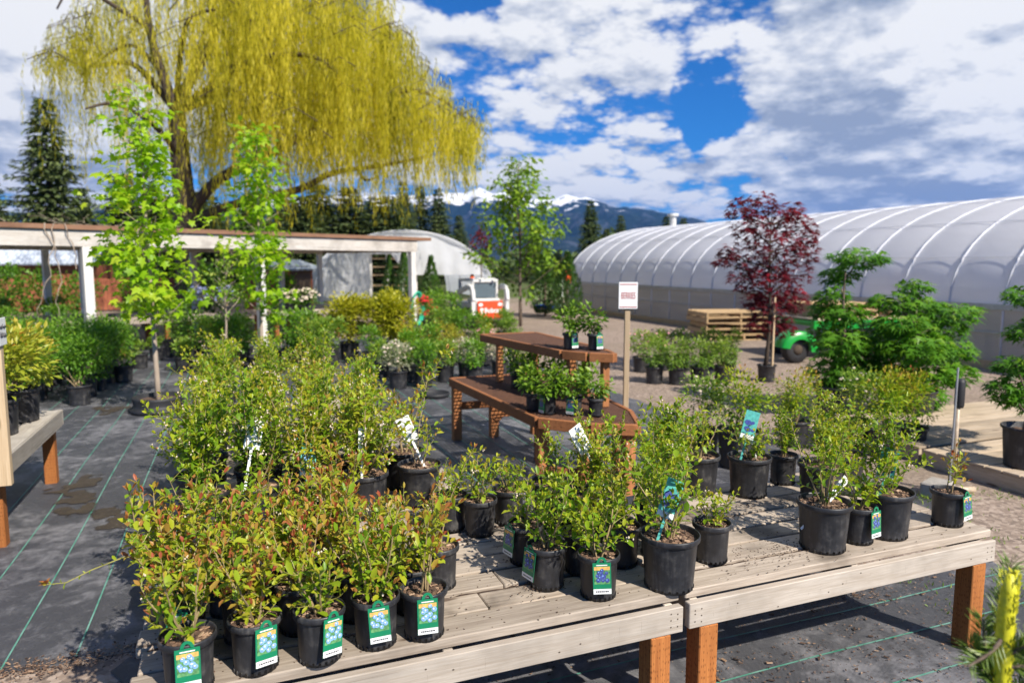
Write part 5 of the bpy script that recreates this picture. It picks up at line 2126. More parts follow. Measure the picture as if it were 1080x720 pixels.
b.build('pole', M['white'], fl)
b = MB()
vs = [(.02 + .3 * i / 6, .02 * math.sin(i * 1.4), z - .12 * i / 6) for i in range(7) for z in (1.72, 1.30)]
b.add(vs, [(2 * i, 2 * i + 2, 2 * i + 3, 2 * i + 1) for i in range(6)])
b.build('cloth', M['flag_orange'], fl)

# potted shrubs in the middle of the yard
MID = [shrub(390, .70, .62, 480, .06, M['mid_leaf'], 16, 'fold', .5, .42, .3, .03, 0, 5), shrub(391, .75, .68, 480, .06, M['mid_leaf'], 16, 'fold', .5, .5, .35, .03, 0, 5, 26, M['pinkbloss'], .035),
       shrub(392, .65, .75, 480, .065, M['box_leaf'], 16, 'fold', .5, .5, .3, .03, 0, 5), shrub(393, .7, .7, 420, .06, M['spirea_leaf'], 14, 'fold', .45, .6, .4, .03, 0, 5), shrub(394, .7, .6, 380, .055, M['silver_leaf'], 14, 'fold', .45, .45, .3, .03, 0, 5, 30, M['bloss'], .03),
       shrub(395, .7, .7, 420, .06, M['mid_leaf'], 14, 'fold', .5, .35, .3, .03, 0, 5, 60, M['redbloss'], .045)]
GM = 'potted shrubs in the middle of the yard'
for i, (lab, px, py, k, pot, s) in enumerate([
        ('green potted shrub left of the black saucer', 447, 408, 2, 'G', .95), ('green potted shrub behind the black saucer, left', 470, 402, 0, 'G', .9), ('pale flowered shrub behind the brown table left end', 492, 398, 4, 'G', .9),
        ('bright green shrub near the teal hose foot', 452, 388, 2, 'G', 1.1), ('mixed green shrub between hose and brown table', 480, 384, 3, 'G', .9), ('flat topped green shrub below the loader, left', 462, 368, 0, 'X', 1.25),
        ('flat topped green shrub below the loader, right', 486, 367, 2, 'X', 1.1), ('orange yellow shrub in front of the loader door', 510, 366, 3, 'X', .95), ('dark green shrub right of the loader door', 532, 365, 0, 'X', 1.1),
        ('pink flowered shrub just left of the upper table corner', 512, 385, 1, 'G', .9), ('pale shrub under the raised table tier', 527, 396, 4, 'G', .9), ('green shrub seen under the raised table tier', 545, 392, 0, 'G', .95),
        ('shrub with red blossoms right of the pergola corner post', 452, 352, 5, 'X', 1.2), ('bright green shrub behind the red blossoms', 459, 345, 2, 'X', 1.5), ('green shrub before the right golden shrub', 428, 396, 3, 'G', .8),
        ('green shrub at the foot of the left golden shrub', 402, 398, 0, 'G', .8), ('low dark shrub left of the golden shrubs', 338, 392, 0, 'X', 1.3), ('low dark shrub beside the second maple', 304, 388, 2, 'X', 1.4), ('low dark shrub left of the second maple', 222, 392, 0, 'X', 1.35), ('dark shrub between the weeping tree and the first maple', 204, 384, 2, 'X', 1.3), ('dark shrub just right of the weeping tree', 256, 386, 0, 'X', 1.3), ('green shrub before the table left of the golden shrubs', 325, 380, 2, 'X', 1.3), ('bright shrub right of the right golden shrub foot', 436, 384, 3, 'G', 1.1), ('green shrub between the golden shrubs', 391, 386, 2, 'G', 1.0), ('pale shrub between saucer and golden shrub', 420, 409, 4, 'G', 1.0), ('leafy green shrub left behind the saucer', 432, 402, 2, 'G', 1.15),
        ('tall green shrub between the hose post and loader', 474, 356, 2, 'X', 1.5), ('reddish topped green shrub beneath the loader arm', 468, 378, 3, 'G', 1.1), ('green shrub behind the raised tier post', 505, 376, 2, 'X', 1.1), ('green shrub left of the slim pear tree foot', 538, 376, 0, 'X', 1.0), ('leafy shrub under the table tier left corner', 500, 404, 2, 'G', .9),
        ('dark shrub under the weeping tree', 244, 392, 2, 'X', 1.3), ('dark shrub before the pergola table, right end', 348, 384, 0, 'X', 1.2), ('grassy green shrub behind the first maple trunk', 184, 376, 0, 'X', 1.2)]):
    p = at(px, py, .005)
    potted('potted_shrub', lab, 'shrub', GM, p, pot, MID[k], i * 1.37, s * .78)
p = at(458, 418, .005)
t = thing('plant_saucer', 'empty round black saucer on the fabric left of the brown table', 'saucer', (p.x, p.y, .009))
b = MB()
b.lathe([(0, .012), (.19, .012), (.195, .05), (.205, .055), (.215, .05), (.205, .0), (0, .0)], 32)
b.build('dish', M['black'], t, True)

# azalea rows right of the table
AZ = [shrub(410 + i, .62, .60, 520, .055, M['mid_leaf'], 16, 'fold', .45, .48, .35, .04, 0, 5, (0, 22)[i % 2], M['pinkbloss'], .03) for i in range(3)]
GZ = 'azaleas in pots on the gravel'
for i, (lab, px, py, k) in enumerate([('green azalea right of the sign post, front row left end', 690, 404, 0), ('green azalea with bright leaves, front row second', 714, 405, 2), ('green azalea, front row third from the sign post', 737, 404, 0),
                                      ('green azalea, front row right end by the dark trunk', 762, 403, 2), ('pink budded azalea directly behind the sign post', 676, 392, 1), ('pink flowered azalea in rear row, third from the sign post', 718, 389, 1),
                                      ('green azalea, rear row, in front of the pallet stack corner', 745, 388, 0), ('green azalea, rear row right end before the pallets', 768, 389, 2), ('pink flowered azalea in rear row, second from the sign post', 697, 390, 1)]):
    p = at(px, py, .0)
    potted('potted_azalea', lab, 'azalea', GZ, (p.x, p.y, .002), 'G', AZ[k], i * 1.9, .82)
# bigger potted shrubs just behind the right bench
BH = [shrub(430, .75, .85, 700, .05, M['blue_leaf'], 18, 'fold', .48, .42, .45, .05, 0, 6), shrub(431, .7, .8, 650, .05, M['mid_leaf'], 18, 'fold', .48, .40, .3, .05, 0, 6, 40, M['bloss'], .022)]
for i, (lab, px, py, k, s, pot, tg) in enumerate([('bushy shrub with orange red tips behind the right bench', 778, 492, 0, 1.0, 'X', None), ('pale flowered shrub with slim white label behind the right bench', 742, 480, 1, .95, 'G', [('slim', 20, .12, 8, 20)]),
                                                  ('green shrub in black pot right of the orange tipped one', 838, 470, 0, .95, 'G', None), ('green shrub in black pot beside the big maple tub', 905, 470, 1, .95, 'G', None), ('green shrub in pale pot right end of the pot line', 960, 478, 0, 1.0, 'G', None), ('leafy shrub in front of the second cutleaf maple', 930, 480, 0, 1.05, 'G', None)]):
    p = at(px, py, .0)
    potted('potted_shrub', lab, 'shrub', 'potted shrubs behind the right bench', (p.x, p.y, .01), pot, BH[k], i * 2.2, s * .74, 1.0, tg)

# ------------------------------------------------------------------ maples made of leafy pads
def pad_tree(name, label, cat, base, base_d, pads, mat, shape, leaf, seed, pot, bark, t0, flat=.42, trunk_r=.03, per=1.0, group=None, fuzzy=1.0, rxs=.86, rzs=1.0, squeeze=0.0):
    """pads: (px, py, rx_px, rz_px, depth offset); crown pads are leafy layers on the limbs"""
    r = random.Random(seed)
    t = thing(name, label, cat, base, 0, group)
    ls = LeafSet()
    b = MB(seed)
    zb = 0.0
    if pot:
        link('pot', POTM[pot], t)
        zb = POT[pot][1] - .05
        link('soil', SOILM[pot], t, (0, 0, zb))
    B0 = Vector(base)
    top = max((deep(q[0], q[1], base_d + q[4]).z for q in pads)) - base[2]
    cen = sum((deep(q[0], q[1], base_d + q[4]) for q in pads), Vector()) / len(pads) - B0
    px_c = sum(q[0] for q in pads) / len(pads)
    main = [Vector((cen.x * f * .6 + .03 * math.sin(f * 7), cen.y * f * .6 + .03 * math.cos(f * 6), zb + (top * .92 - zb) * f)) for f in [i / 8 for i in range(9)]]
    b.tube(main, [trunk_r * (1 - .8 * i / 8) for i in range(9)], 7)
    for (px, py, rx, rz, dd) in pads:
        c = deep(px, py, base_d + dd) - B0
        k = (base_d + dd) / FPX
        Rx, Rz = rx * k * rxs, rz * k * rzs
        c = c + RT * ((px_c - px) * k * squeeze)
        f = max(.12, min(.95, (c.z - .25 - zb) / (top * .92 - zb)))
        p, _ = along(main, f)
        mid = p.lerp(c, .55) + Vector((0, 0, -.03))
        b.tube([p, mid, c, c + (c - mid) * .4], [trunk_r * .4, trunk_r * .28, trunk_r * .18, trunk_r * .08], 5, 0, r.random(), False)
        n = int(per * 4200 * Rx * (Rx * .8 + Rz) / (leaf * 10) / leaf * .045) + 25
        for _ in range(n):
            th = r.uniform(0, 6.28)
            q = math.sqrt(r.random())
            z = r.uniform(-1, 1) * math.sqrt(max(0, 1 - q * q)) * .9
            v = Vector((math.cos(th) * q * Rx * fuzzy, math.sin(th) * q * Rx * .85 * fuzzy, z * Rz))
            d = Vector((math.cos(th) * (.4 + q), math.sin(th) * (.4 + q), r.uniform(-.9, .15)))
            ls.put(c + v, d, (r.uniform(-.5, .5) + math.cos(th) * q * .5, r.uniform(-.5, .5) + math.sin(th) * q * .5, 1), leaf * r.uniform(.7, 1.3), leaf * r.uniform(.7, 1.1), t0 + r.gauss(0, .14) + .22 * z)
    b.build('trunk', M[bark], t, True)
    link('crown', ls.mesh('crown', shape, mat), t)
    return t


GJ = 'green cutleaf maples in tubs'
pb = at(884, 442)
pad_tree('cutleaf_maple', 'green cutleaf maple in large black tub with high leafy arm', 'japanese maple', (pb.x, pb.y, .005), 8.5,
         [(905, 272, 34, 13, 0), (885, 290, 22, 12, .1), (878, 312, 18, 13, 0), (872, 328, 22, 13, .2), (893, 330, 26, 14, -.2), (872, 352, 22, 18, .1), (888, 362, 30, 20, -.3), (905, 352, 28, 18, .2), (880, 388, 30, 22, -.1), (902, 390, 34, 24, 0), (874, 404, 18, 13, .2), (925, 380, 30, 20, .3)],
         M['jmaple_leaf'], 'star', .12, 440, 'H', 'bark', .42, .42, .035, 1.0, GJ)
pb = at(958, 446)
pad_tree('cutleaf_maple', 'green cutleaf maple with layered pads before the green trailer', 'japanese maple', (pb.x, pb.y, .005), 8.3,
         [(964, 302, 20, 10, 0), (945, 318, 30, 14, 0), (975, 322, 26, 12, .2), (1005, 330, 30, 15, 0), (985, 345, 36, 16, .1), (950, 340, 30, 16, -.2), (935, 358, 36, 20, 0), (968, 365, 40, 20, -.3), (1000, 368, 30, 18, .2), (945, 390, 36, 24, 0), (980, 392, 36, 24, .1), (1010, 395, 24, 14, .2), (925, 400, 30, 20, .1), (965, 415, 34, 20, 0)],
         M['jmaple_leaf'], 'star', .12, 441, 'H', 'bark', .42, .42, .035, 1.0, GJ)
pb = at(1082, 492, .15)
pad_tree('cutleaf_maple', 'dark green cutleaf maple in grey pot at the right frame edge', 'japanese maple', (pb.x, pb.y, .155), 6.3,
         [(1082, 312, 26, 14, 0), (1090, 350, 30, 16, .1), (1072, 385, 26, 14, 0), (1066, 410, 28, 18, 0), (1085, 420, 30, 20, -.1), (1100, 390, 34, 24, .2), (1120, 340, 40, 30, 0)],
         M['jmaple_leaf'], 'star', .085, 442, 'X', 'bark', .32, .42, .025, 1.0, GJ)
pb = at(808, 402)
pads = [(775, 222, 20, 14, 0), (800, 216, 22, 12, .1), (790, 240, 26, 14, 0), (825, 232, 22, 14, 0), (850, 240, 22, 14, .1), (842, 222, 16, 10, .2), (760, 266, 13, 8, 0), (790, 268, 26, 16, .1), (825, 262, 34, 18, -.2), (855, 268, 18, 14, .1),
        (778, 292, 20, 14, 0), (808, 296, 30, 18, -.1), (838, 292, 24, 16, .1), (795, 318, 20, 14, .1), (815, 322, 30, 16, 0), (842, 315, 20, 12, 0), (808, 342, 24, 12, 0), (828, 345, 16, 9, .1), (752, 275, 12, 6, 0), (862, 250, 10, 8, 0)]
tr = pad_tree('red_maple', 'dark red japanese maple in black tub with pale stake', 'japanese maple', (pb.x, pb.y, .005), 11.2, pads, M['red_leaf'], 'star', .12, 443, 'G', 'bark_dark', .36, .42, .035, .55, None, 1.12, .72, 1.35, .17)
b = MB()
b.box((.09, -.015, .21), (.12, .015, 1.3), .003)
b.build('stake', M['post'], tr)

# ------------------------------------------------------------------ pallets, trailer, deck and standpipe
def pallet(label, loc, rz, L=1.2, W=1.0, group='stacked wooden pallets', seed=0):
    t = thing('wooden_pallet', label, 'pallet', loc, rz, group)
    b = MB(seed)
    for i in range(7):
        y = -W / 2 + i * (W - .09) / 6
        b.box((-L / 2, y, .110), (L / 2, y + .09, .130), .002)
    for y in (-W / 2, -.05, W / 2 - .1):
        b.box((-L / 2, y, 0), (L / 2, y + .1, .018), .002)
    b.build('boards', M['pallet'], t)
    b = MB(seed + 1)
    for x in (-L / 2, -.02, L / 2 - .04):
        b.box((x, -W / 2 + .002, .0195), (x + .04, W / 2 - .002, .1085), .002)
    b.build('stringer', M['pallet'], t)
    return t


ps_ = at(771, 357)
posn = ['lowest', 'second from the bottom', 'third from the bottom', 'fourth from the bottom', 'topmost']
for k in range(5):
    pallet(f'yellow pine pallet by the greenhouse, {posn[k]} of its stack', (ps_.x + .14 + rr.uniform(-.05, .05), ps_.y + .2 + rr.uniform(-.05, .05), .002 + k * .134), R(-16 + rr.uniform(-3, 3)), 1.72, 1.25, seed=60 + k)

pa, pc = at(836, 382), at(1012, 376)
tl = math.hypot(pc.x - pa.x, pc.y - pa.y)
trz = math.atan2(pc.y - pa.y, pc.x - pa.x)
tr = thing('green_trailer', 'green farm trailer with round wheel guard and end box, half behind maples', 'trailer', (pa.x, pa.y, 0), trz)
b = MB()
b.box((.4, -.02, .60), (tl - .1, .10, .76), .01)
b.box((.4, 1.2, .60), (tl - .1, 1.32, .76), .01)
b.box((.4, .11, .66), (.52, 1.19, .74), .01)
b.build('frame', M['tractor_green'], tr)
b = MB()
b.box((tl - .22, -.04, .12), (tl + .18, 1.3, .56), .02)
b.build('end_box', M['tractor_green'], tr)
b = MB()
arc = [math.pi * (-.05 + 1.0 * i / 12) for i in range(13)]
vs = []
for a in arc:
    for (rr_, y) in ((.22, -.235), (.36, -.235), (.385, -.20), (.385, .12), (.36, .15)):
        vs.append((rr_ * math.cos(a), y, .25 + rr_ * .92 * math.sin(a)))
fs = [(5 * i + k, 5 * i + 5 + k, 5 * i + 6 + k, 5 * i + 1 + k) for i in range(12) for k in range(4)]
b.add(vs, fs)
b.build('wheel_guard', M['tractor_green'], tr, True)
for (x, y) in ((0, -.05), (tl - .7, -.08), (.55, 1.25), (tl - .7, 1.3)):
    b = MB()
    b.lathe([(.1, -.10), (.22, -.11), (.25, -.07), (.25, .07), (.22, .11), (.1, .10)], 20)
    w = b.build('wheel', M['black'], tr, True, (x, y, .25))
    w.rotation_euler = (R(90), 0, 0)
    b = MB()
    b.lathe([(0, -.115), (.08, -.12), (.095, .1), (0, .09)], 12)
    b.build('hub', M['bark_dark'], w, True)
b = MB(2)
for i in range(9):
    b.box((.45 + i * (tl - .6) / 9, .0, .765), (.45 + (i + 1) * (tl - .6) / 9 - .02, 1.3, .80), .003)
b.build('deck', M['ply'], tr)
cs, sn = math.cos(trz), math.sin(trz)
for k, (x, z, n) in enumerate([(1.25, .803, 0), (1.25, .937, 1), (2.75, .803, 2)]):
    pallet(['pallet lying on the trailer deck at its left', 'pallet on top of the left one on the trailer', 'pallet lying on the trailer deck at its right'][k], (pa.x + cs * x - sn * .65, pa.y + sn * x + cs * .65, z), trz, 1.25, 1.1, 'pallets on the green trailer', 80 + k)

for i, (lab, x0, y0, x1, y1) in enumerate([('low pale wooden deck right of the benches, nearer one', 5.79, 3.2, 8.6, 4.50), ('low pale wooden deck right of the benches, farther one', 5.83, 4.56, 8.6, 5.85)]):
    t = thing('wooden_deck', lab, 'deck', (x0, y0, 0), 0, 'low wooden decks')
    b = MB(90 + i)
    n = 9
    for k in range(n):
        b.box((0, k * (y1 - y0) / n + .004, .131 + .002 * (k % 2)), (x1 - x0 + .03 * (k % 3), (k + 1) * (y1 - y0) / n - .006, .15 + .002 * (k % 2)), .002)
    b.build('boards', M['pale_board'], t)
    b = MB(94 + i)
    b.box((.01, .01, .0), (.05, y1 - y0 - .01, .1295), .003)
    for yy in (.05, (y1 - y0) / 2, y1 - y0 - .1):
        b.box((.055, yy, .0), (x1 - x0 - .02, yy + .04, .1295), .003)
    b.build('joist', M['ply'], t)

p = at(1004, 520)
t = thing('standpipe', 'pale irrigation standpipe with black sleeve and grey rod beside the right bench', 'pipe', (p.x, p.y, 0))
b = MB()
b.tube([(0, 0, .05), (0, 0, .78)], .016, 10)
b.tube([(0, 0, .05), (.02, -.01, .035), (.10, -.04, .03), (.17, -.06, .03)], .026, 10)
b.build('pipe', M['pipe'], t, True)
b = MB()
b.tube([(.01, 0, .70), (.01, 0, .72), (.01, 0, .90), (.01, 0, .93)], [.030, .036, .036, .026], 12)
b.build('sleeve', M['black'], t, True)
b = MB()
b.tube([(-.035, .0, 0), (-.03, .0, 1.02)], .008, 8)
b.build('rod', M['greymetal'], t)
p = at(988, 523)
t = thing('concrete_block', 'dark weathered block on the ground at the standpipe foot', 'block', (p.x, p.y, 0), R(20))
b = MB()
b.box((-.12, -.09, 0), (.12, .09, .12), .012)
b.build('block', M['block'], t)
# weeds on the gravel right of the bench
wd_ = LeafSet()
r = random.Random(5)
cen = [(r.uniform(3.5, 5.6), r.uniform(2.0, 3.9)) for _ in range(26)]
for _ in range(1100):
    c = r.choice(cen)
    ls_ = r.gauss(0, .09), r.gauss(0, .09)
    wd_.put((c[0] + ls_[0], c[1] + ls_[1], .003), (r.uniform(-1, 1), r.uniform(-1, 1), r.uniform(.3, 1.6)), (r.uniform(-1, 1), r.uniform(-1, 1), .6), r.uniform(.02, .05), .008, r.uniform(.2, .8))
tag(link('weeds', wd_.mesh('weeds', 'fold', M['mid_leaf'])), 'sparse low weeds on the gravel right of the bench', 'weeds', None, 'stuff')

# ------------------------------------------------------------------ pine with yellow candle at the lower right
PD = 1.5
PB = deep(1082, 640, PD)
PB = Vector((PB.x, PB.y, .004))
pn = thing('potted_pine', 'young pine with bright yellow candle at the lower right corner', 'pine tree', PB)
link('pot', POTM['G'], pn)
link('soil', SOILM['G'], pn, (0, 0, .21))
r = random.Random(12)
b = MB()
ls = LeafSet()
apex = deep(1064, 618, PD) - PB


def needles(pts, n, l, f0=0.0, t0=.4):
    for _ in range(n):
        p, d = along(pts, r.uniform(f0, .999))
        a = d.orthogonal().normalized()
        th = r.uniform(0, 6.28)
        rad = a * math.cos(th) + d.cross(a) * math.sin(th)
        ls.put(p, d * r.uniform(.5, 1.2) + rad, rad.cross(d), l * r.uniform(.7, 1.1), .0028, t0 + r.gauss(0, .13))


main = [Vector((0, 0, .21)), Vector((.02, 0, .5)), Vector((apex.x, apex.y, apex.z - .30)), apex - Vector((0, 0, .05))]
b.tube(main, [.014, .012, .010, .008], 7)
needles([main[0], main[1], main[2]], 200, .045, .3)
for k, (dx, dy, dz, L) in enumerate([(.6, .1, .5, .2), (.5, .3, .9, .30), (.6, -.1, .6, .3), (.25, .5, 1.1, .30), (-.2, .6, .6, .18), (.7, .1, .2, .3), (.6, -.4, .1, .2), (.3, -.5, .5, .25), (.45, .55, .6, .34), (-.75, -.1, -.5, .22)]):
    p, _ = along(main, .62 + .034 * k)
    tp, e = bez(p, (dx, dy, dz), L * .55, 5, r, .25, .12)
    b.tube(tp, [.006, .005, .004, .004, .003, .002], 5, 0, .5, False)
    needles(tp, 260 if k < 9 else 60, .045, .1)
b.build('trunk', M['bark'], pn, True)
link('needles', ls.mesh('needles', 'quad', M['pine_leaf']), pn)
b = MB()
cp = [apex + Vector((.002 * math.sin(i), 0, -.27 + i * .037)) for i in range(9)]
b.tube(cp, [.014, .015, .0155, .016, .016, .0165, .0165, .015, .007], 12)
for _ in range(420):
    p, d = along(cp, r.random())
    th = r.uniform(0, 6.28)
    rad = Vector((math.cos(th), math.sin(th), 0))
    b.add([p + rad * .0155, p + rad * .020 + Vector((.0015, .0, .010)), p + rad * .019 + Vector((-.002, .002, .014))], [(0, 1, 2)], 0, r.random())
b.build('candle', M['candle'], pn, True)
# ------------------------------------------------------------------ weeping willow
def willow():
    r = random.Random(21)
    d0 = 27.0
    base = deep(200, 345, d0)
    t = thing('willow_tree', 'huge weeping willow with hanging yellow green curtains', 'willow tree', (base.x, base.y, 0))
    B0 = Vector((base.x, base.y, 0))
    b = MB(1)
    ls = LeafSet()

    def P(px, py, dd=0.0):
        return deep(px, py, d0 + dd) - B0

    fork = P(186, 118)
    trunk = [Vector((0, 0, 0)), P(200, 290), P(196, 230), P(190, 165), fork]
    b.tube(trunk, [.62, .5, .42, .36, .32], 10)
    limbs = []

    def limb(pts, r0, r1):
        n = len(pts)
        # smooth
        q = []
        for i in range(n - 1):
            for k in range(4):
                f = k / 4
                a = pts[max(i - 1, 0)]; c = pts[min(i + 2, n - 1)]
                p_, q_ = pts[i], pts[i + 1]
                m1, m2 = (q_ - a) * .5, (c - p_) * .5
                h = (2 * f ** 3 - 3 * f ** 2 + 1, f ** 3 - 2 * f ** 2 + f, -2 * f ** 3 + 3 * f ** 2, f ** 3 - f ** 2)
                q.append(p_ * h[0] + m1 * h[1] + q_ * h[2] + m2 * h[3])
        q.append(pts[-1])
        b.tube(q, [r0 + (r1 - r0) * i / (len(q) - 1) for i in range(len(q))], 7)
        limbs.append(q)
        return q

    limb([fork, P(170, 75), P(158, 30), P(150, -30), P(130, -110, -1)], .22, .05)
    limb([fork, P(150, 75, 1), P(128, 66, 1.5), P(95, 70, 2), P(60, 60, 2)], .15, .04)
    limb([P(165, 70), P(140, 48), P(110, 60, .5), P(85, 80, 1)], .09, .03)
    limb([fork, P(200, 85), P(225, 40), P(240, -20), P(260, -90)], .24, .06)
    limb([fork, P(215, 100, -1), P(270, 50, -2), P(330, 5, -3), P(380, -20, -3)], .18, .05)
    limb([P(196, 230), P(230, 190, -.5), P(290, 160, -1), P(360, 120, -1), P(430, 95, 0), P(475, 110, 0)], .24, .05)
    limb([P(196, 235), P(250, 215, 0), P(315, 200, 0), P(352, 182, 0), P(400, 175, 1), P(450, 165, 1)], .2, .05)
    limb([P(352, 182), P(375, 178, -.5), P(385, 190, -1), P(400, 186, -1)], .09, .03)
    limb([P(190, 165), P(160, 130, -2), P(120, 110, -4), P(90, 115, -5)], .12, .03)
    limb([fork, P(250, 90, 3), P(310, 40, 5), P(370, 20, 6), P(420, 40, 6)], .16, .04)
    limb([fork, P(240, 80, -3), P(280, 60, -5), P(330, 60, -6), P(360, 80, -6.5)], .15, .04)
    limb([fork, P(190, 60, -3), P(200, 20, -5), P(230, 10, -6)], .12, .04)
    limb([fork, P(210, 50, 3), P(230, 0, 5), P(260, -20, 6.5)], .12, .04)
    limb([P(158, 30), P(110, 0, -1), P(80, -20, -2), P(60, 10, -2)], .10, .03)
    # curtains: strands hang from points spread over the umbrella crown
    strands = 0

    def crown_top(px):
        # height of the umbrella over the picture of the tree, as a row of points
        pts = [(30, 85), (60, 30), (90, -20), (150, -80), (250, -130), (330, -90), (400, -20), (440, 35), (470, 75), (505, 130)]
        for i in range(len(pts) - 1):
            if px <= pts[i + 1][0]:
                f = (px - pts[i][0]) / (pts[i + 1][0] - pts[i][0])
                return pts[i][1] + f * (pts[i + 1][1] - pts[i][1])
        return 150

    def strand(p, length, w, tz=.5):
        n = max(4, int(length / .19))
        sx, sy = r.uniform(-.05, .05), r.uniform(-.05, .05)
        q = Vector(p)
        ph = r.uniform(0, 6.28)
        tone = r.gauss(tz, .10)
        for i in range(n):
            f = i / n
            q2 = q + Vector((sx * (1 - f) + .03 * math.sin(ph + i * .8), sy * (1 - f) + .03 * math.cos(ph + i), -length / n))
            for _ in range(2):
                ls.put(q + Vector((r.uniform(-.05, .05), r.uniform(-.05, .05), 0)), (r.uniform(-.35, .35), r.uniform(-.35, .35), -1), (r.uniform(-1, 1), r.uniform(-1, 1), .2),
                       length / n * r.uniform(.9, 1.9), w * r.uniform(.5, 1.3), tone + r.gauss(0, .10))
            q = q2
    # clustered tassels: a few dozen twigs each carrying a sheaf of strands
    tass = []
    for _ in range(430):
        while True:
            px = r.uniform(48, 500)
            ok = 1.0 if px > 205 else .62
            if 100 < px < 205:
                ok = .40
            if px > 440:
                ok = .75
            if r.random() < ok:
                break
        top = crown_top(px)
        half = 8.4 * math.sqrt(max(.03, 1 - ((px - 268) / 242) ** 2))
        dd = r.uniform(-1, 1) * half
        low = 150 if px > 205 else 60
        py = r.uniform(top, low)
        py = max(py, top + (abs(dd) / 8.4) ** 2 * 70)
        tass.append((px, py, dd))
    for (px, py, dd) in tass:
        c = P(px, py, dd)
        if px > 205:
            end = r.uniform(120, 205) if px < 460 else r.uniform(150, 200)
            if 205 < px < 330:
                end = r.uniform(110, 235)
        else:
            end = r.choice([60, 80, 90, 150]) + r.uniform(-15, 20)
            if 100 < px < 205:
                end = r.uniform(30, 210)
        zend = P(px, end, dd).z
        L0 = max(.8, c.z - zend)
        L0 = min(L0, 6.0)
        tz = r.gauss(.50, .24)
        n = r.randint(9, 15) if px > 205 else r.randint(4, 9)
        th = r.uniform(0, 6.28)
        ax = Vector((math.cos(th), math.sin(th), 0))
        tw = [c - ax * .6 + Vector((0, 0, -.25)), c + Vector((0, 0, .1)), c + ax * .7 + Vector((0, 0, -.2))]
        b.tube(tw, [.014, .012, .004], 4, 0, .5, False)
        for k in range(n):
            p, _ = along(tw, r.random() * .999)
            strand(p + Vector((r.gauss(0, .14), r.gauss(0, .14), r.uniform(-.2, .2))), L0 * r.choice((r.uniform(.25, .7), r.uniform(.6, 1.25), r.uniform(.6, 1.25))), .030, tz)
    # brown leafless mop hanging low at the left
    b.build('trunk', M['bark_dark'], t, True)
    link('crown', ls.mesh('crown', 'quad', M['willow_leaf']), t)
    print('willow leaves', len(ls.P))


willow()


# ------------------------------------------------------------------ conifers
def fir(seed, h, w, n_whorl, dens, loose=.0):
    r = random.Random(seed)
    ls = LeafSet()
    b = MB(seed)
    b.tube([(0, 0, 0), (.03, 0, h * .5), (0, 0, h)], [.022 * h, .013 * h, .002 * h], 7)
    for k in range(n_whorl):
        f = (k + r.uniform(-.3, .3)) / n_whorl
        z = h * (.06 + .94 * max(0, f))
        R_ = w * .5 * (1 - max(0, f)) ** .82 * r.uniform(.78, 1.15) + .12
        nb = r.randint(6, 9)
        ph = r.uniform(0, 6.28)
        for j in range(nb):
            if r.random() < loose:
                continue
            th = ph + 6.283 * j / nb + r.uniform(-.3, .3)
            L = R_ * r.uniform(.6, 1.15)
            dirv = Vector((math.cos(th), math.sin(th), 0))
            m_ = max(4, int(L * dens))
            for q in range(m_):
                u = (q + r.random()) / m_
                p = dirv * (L * u) + Vector((0, 0, z - .30 * L * u + .18 * L * u * u))
                side = Vector((-dirv.y, dirv.x, 0)) * r.choice((-1, 1))
                s = .085 * h ** .72 * (1.15 - .5 * u)
                dv = dirv * r.uniform(.3, 1) + side * r.uniform(.1, 1) + Vector((0, 0, r.uniform(-.5, .25)))
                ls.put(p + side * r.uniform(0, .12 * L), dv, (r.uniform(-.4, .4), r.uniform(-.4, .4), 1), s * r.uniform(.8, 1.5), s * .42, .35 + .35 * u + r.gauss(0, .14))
            b.tube([(0, 0, z), dirv * L * .8 + Vector((0, 0, z - .16 * L))], [.004 * h * (1 - f) + .006, .004], 3, 0, .5, False)
    return b.mesh('trunk', M['bark_dark'], True), ls.mesh('crown', 'fold', M['fir_leaf'])


FIRS = [fir(500, 14, 9.5, 40, 11), fir(501, 14, 7.2, 40, 12), fir(502, 14, 6.0, 38, 12, .1)]
GF = 'conifers standing beyond the nursery'
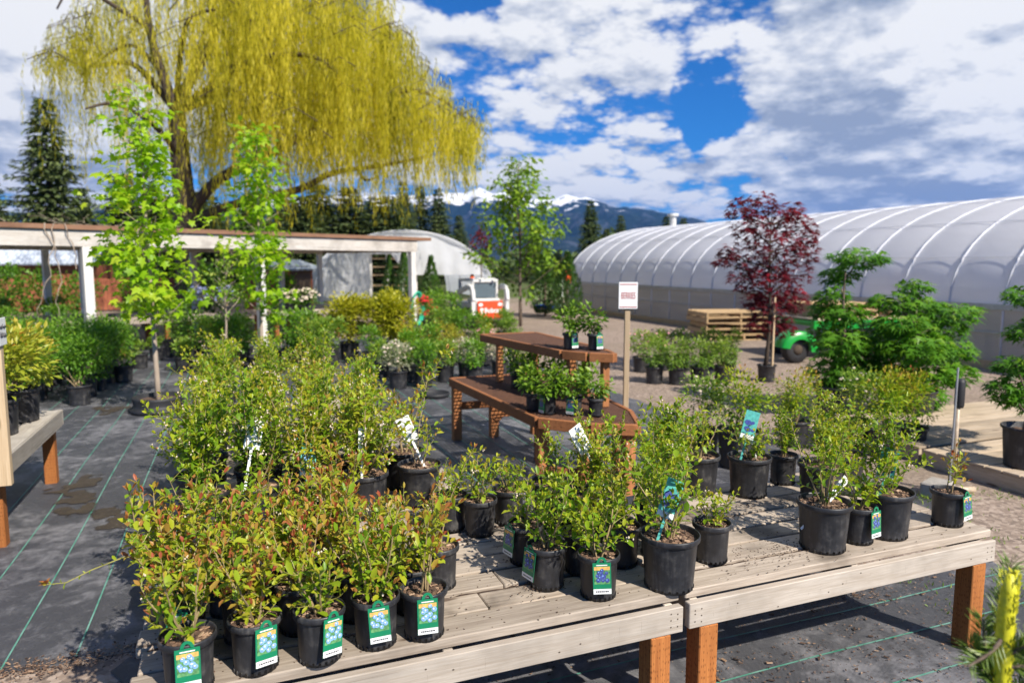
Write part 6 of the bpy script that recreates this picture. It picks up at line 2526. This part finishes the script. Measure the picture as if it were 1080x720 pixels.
#     label, px, top row, depth, variant, width factor
for i, (lab, px, top, d, k, wf) in enumerate([
        ('broad dark fir at the left edge behind the pergola', 45, 100, 46, 0, 1.0), ('dark fir between the broad left fir and the first maple', 128, 182, 56, 1, 1.1), ('slim fir at the extreme left frame edge', -14, 170, 52, 1, 1.0),
        ('fir low behind the broad left fir, right side', 86, 196, 50, 0, 1.0), ('dark fir behind the willow trunk', 175, 205, 60, 0, 1.1), ('dark fir left of the second maple beneath the willow', 222, 206, 58, 1, 1.2),
        ('olive fir beneath the willow right of the second maple', 300, 198, 52, 0, 1.0), ('broad olive fir under the willow limb', 335, 192, 50, 0, 1.2), ('olive fir right of the willow limb', 368, 196, 50, 0, 1.2), ('olive fir above the pergola right part', 395, 206, 52, 1, 1.3),
        ('dark spired fir, leftmost of the row above the hoop house', 425, 190, 60, 1, 1.0), ('dark spired fir, second in the row above the hoop house', 443, 194, 62, 2, 1.1), ('dark spired fir, third in the row above the hoop house', 462, 197, 61, 1, 1.0),
        ('small rounded fir at the right of the hoop house row', 484, 226, 60, 0, 1.0), ('pointed fir in front of the mountains left of the vent pipe', 623, 210, 60, 1, 1.05), ('smaller pointed fir next to the vent pipe', 655, 226, 62, 1, 1.0), ('low fir between the two pointed ones', 640, 240, 64, 0, 1.0),
        ('fir peeking over the greenhouse roof, left of three', 703, 227, 62, 1, 1.1), ('fir peeking over the greenhouse roof, middle of three', 721, 229, 62, 1, 1.0), ('fir peeking over the greenhouse roof, right of three', 736, 236, 62, 0, .9),
        ('broad dark fir behind the first maple crown', 160, 196, 48, 0, 1.1), ('broad olive fir between the two lime maples', 205, 200, 46, 0, 1.1), ('broad olive fir behind the second maple crown', 262, 203, 47, 0, 1.2), ('olive fir under the middle of the willow curtain', 318, 205, 45, 0, 1.1), ('olive fir just left of the spired row', 410, 205, 48, 0, 1.1),
        ('fir hidden low behind the young upright tree', 560, 250, 64, 0, 1.2), ('low fir right behind the hoop house end', 512, 262, 58, 0, 1.1), ('low fir near the far greenhouse end', 590, 262, 64, 0, 1.2)]):
    pt = deep(px, top, d)
    if 110 < px < 415:
        wf *= 1.55
    s = pt.z / 14.0
    t = thing('fir_tree', lab, 'fir tree', (pt.x, pt.y, 0), i * 1.1, GF)
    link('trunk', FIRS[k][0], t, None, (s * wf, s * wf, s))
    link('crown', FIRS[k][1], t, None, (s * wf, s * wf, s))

# low far off wood that closes the yard
ls = LeafSet()
r = random.Random(31)
for _ in range(15000):
    a = azi(r.uniform(-260, 1350))
    d = r.uniform(70, 95)
    z = r.uniform(0, 5.2) * (.6 + .4 * math.sin(a * 40) * math.sin(a * 13 + 1))
    ls.put((d * math.sin(a), d * math.cos(a), max(.2, z)), (r.uniform(-1, 1), r.uniform(-1, 1), r.uniform(-.3, .8)), (r.uniform(-1, 1), r.uniform(-1, 1), 1), r.uniform(.6, 1.4), r.uniform(.4, .8), r.gauss(.35, .15))
tag(link('far_wood', ls.mesh('far_wood', 'fold', M['fir_leaf'])), 'low dark line of woodland beyond the yard', 'woodland', None, 'stuff')

# ------------------------------------------------------------------ air
m, nt, out = new_mat('air_haze')
pv_ = nt.node('ShaderNodeVolumePrincipled')
pv_.inputs['Color'].default_value = (.07, .34, 1.0, 1)
pv_.inputs['Density'].default_value = 0.9e-4
pv_.inputs['Anisotropy'].default_value = .2
nt.l.new(pv_.outputs[0], out.inputs['Volume'])
b = MB()
b.box((-5100, -250, -1), (5100, 6400, 520))
hz = tag(b.build('haze', m), kind='stuff')
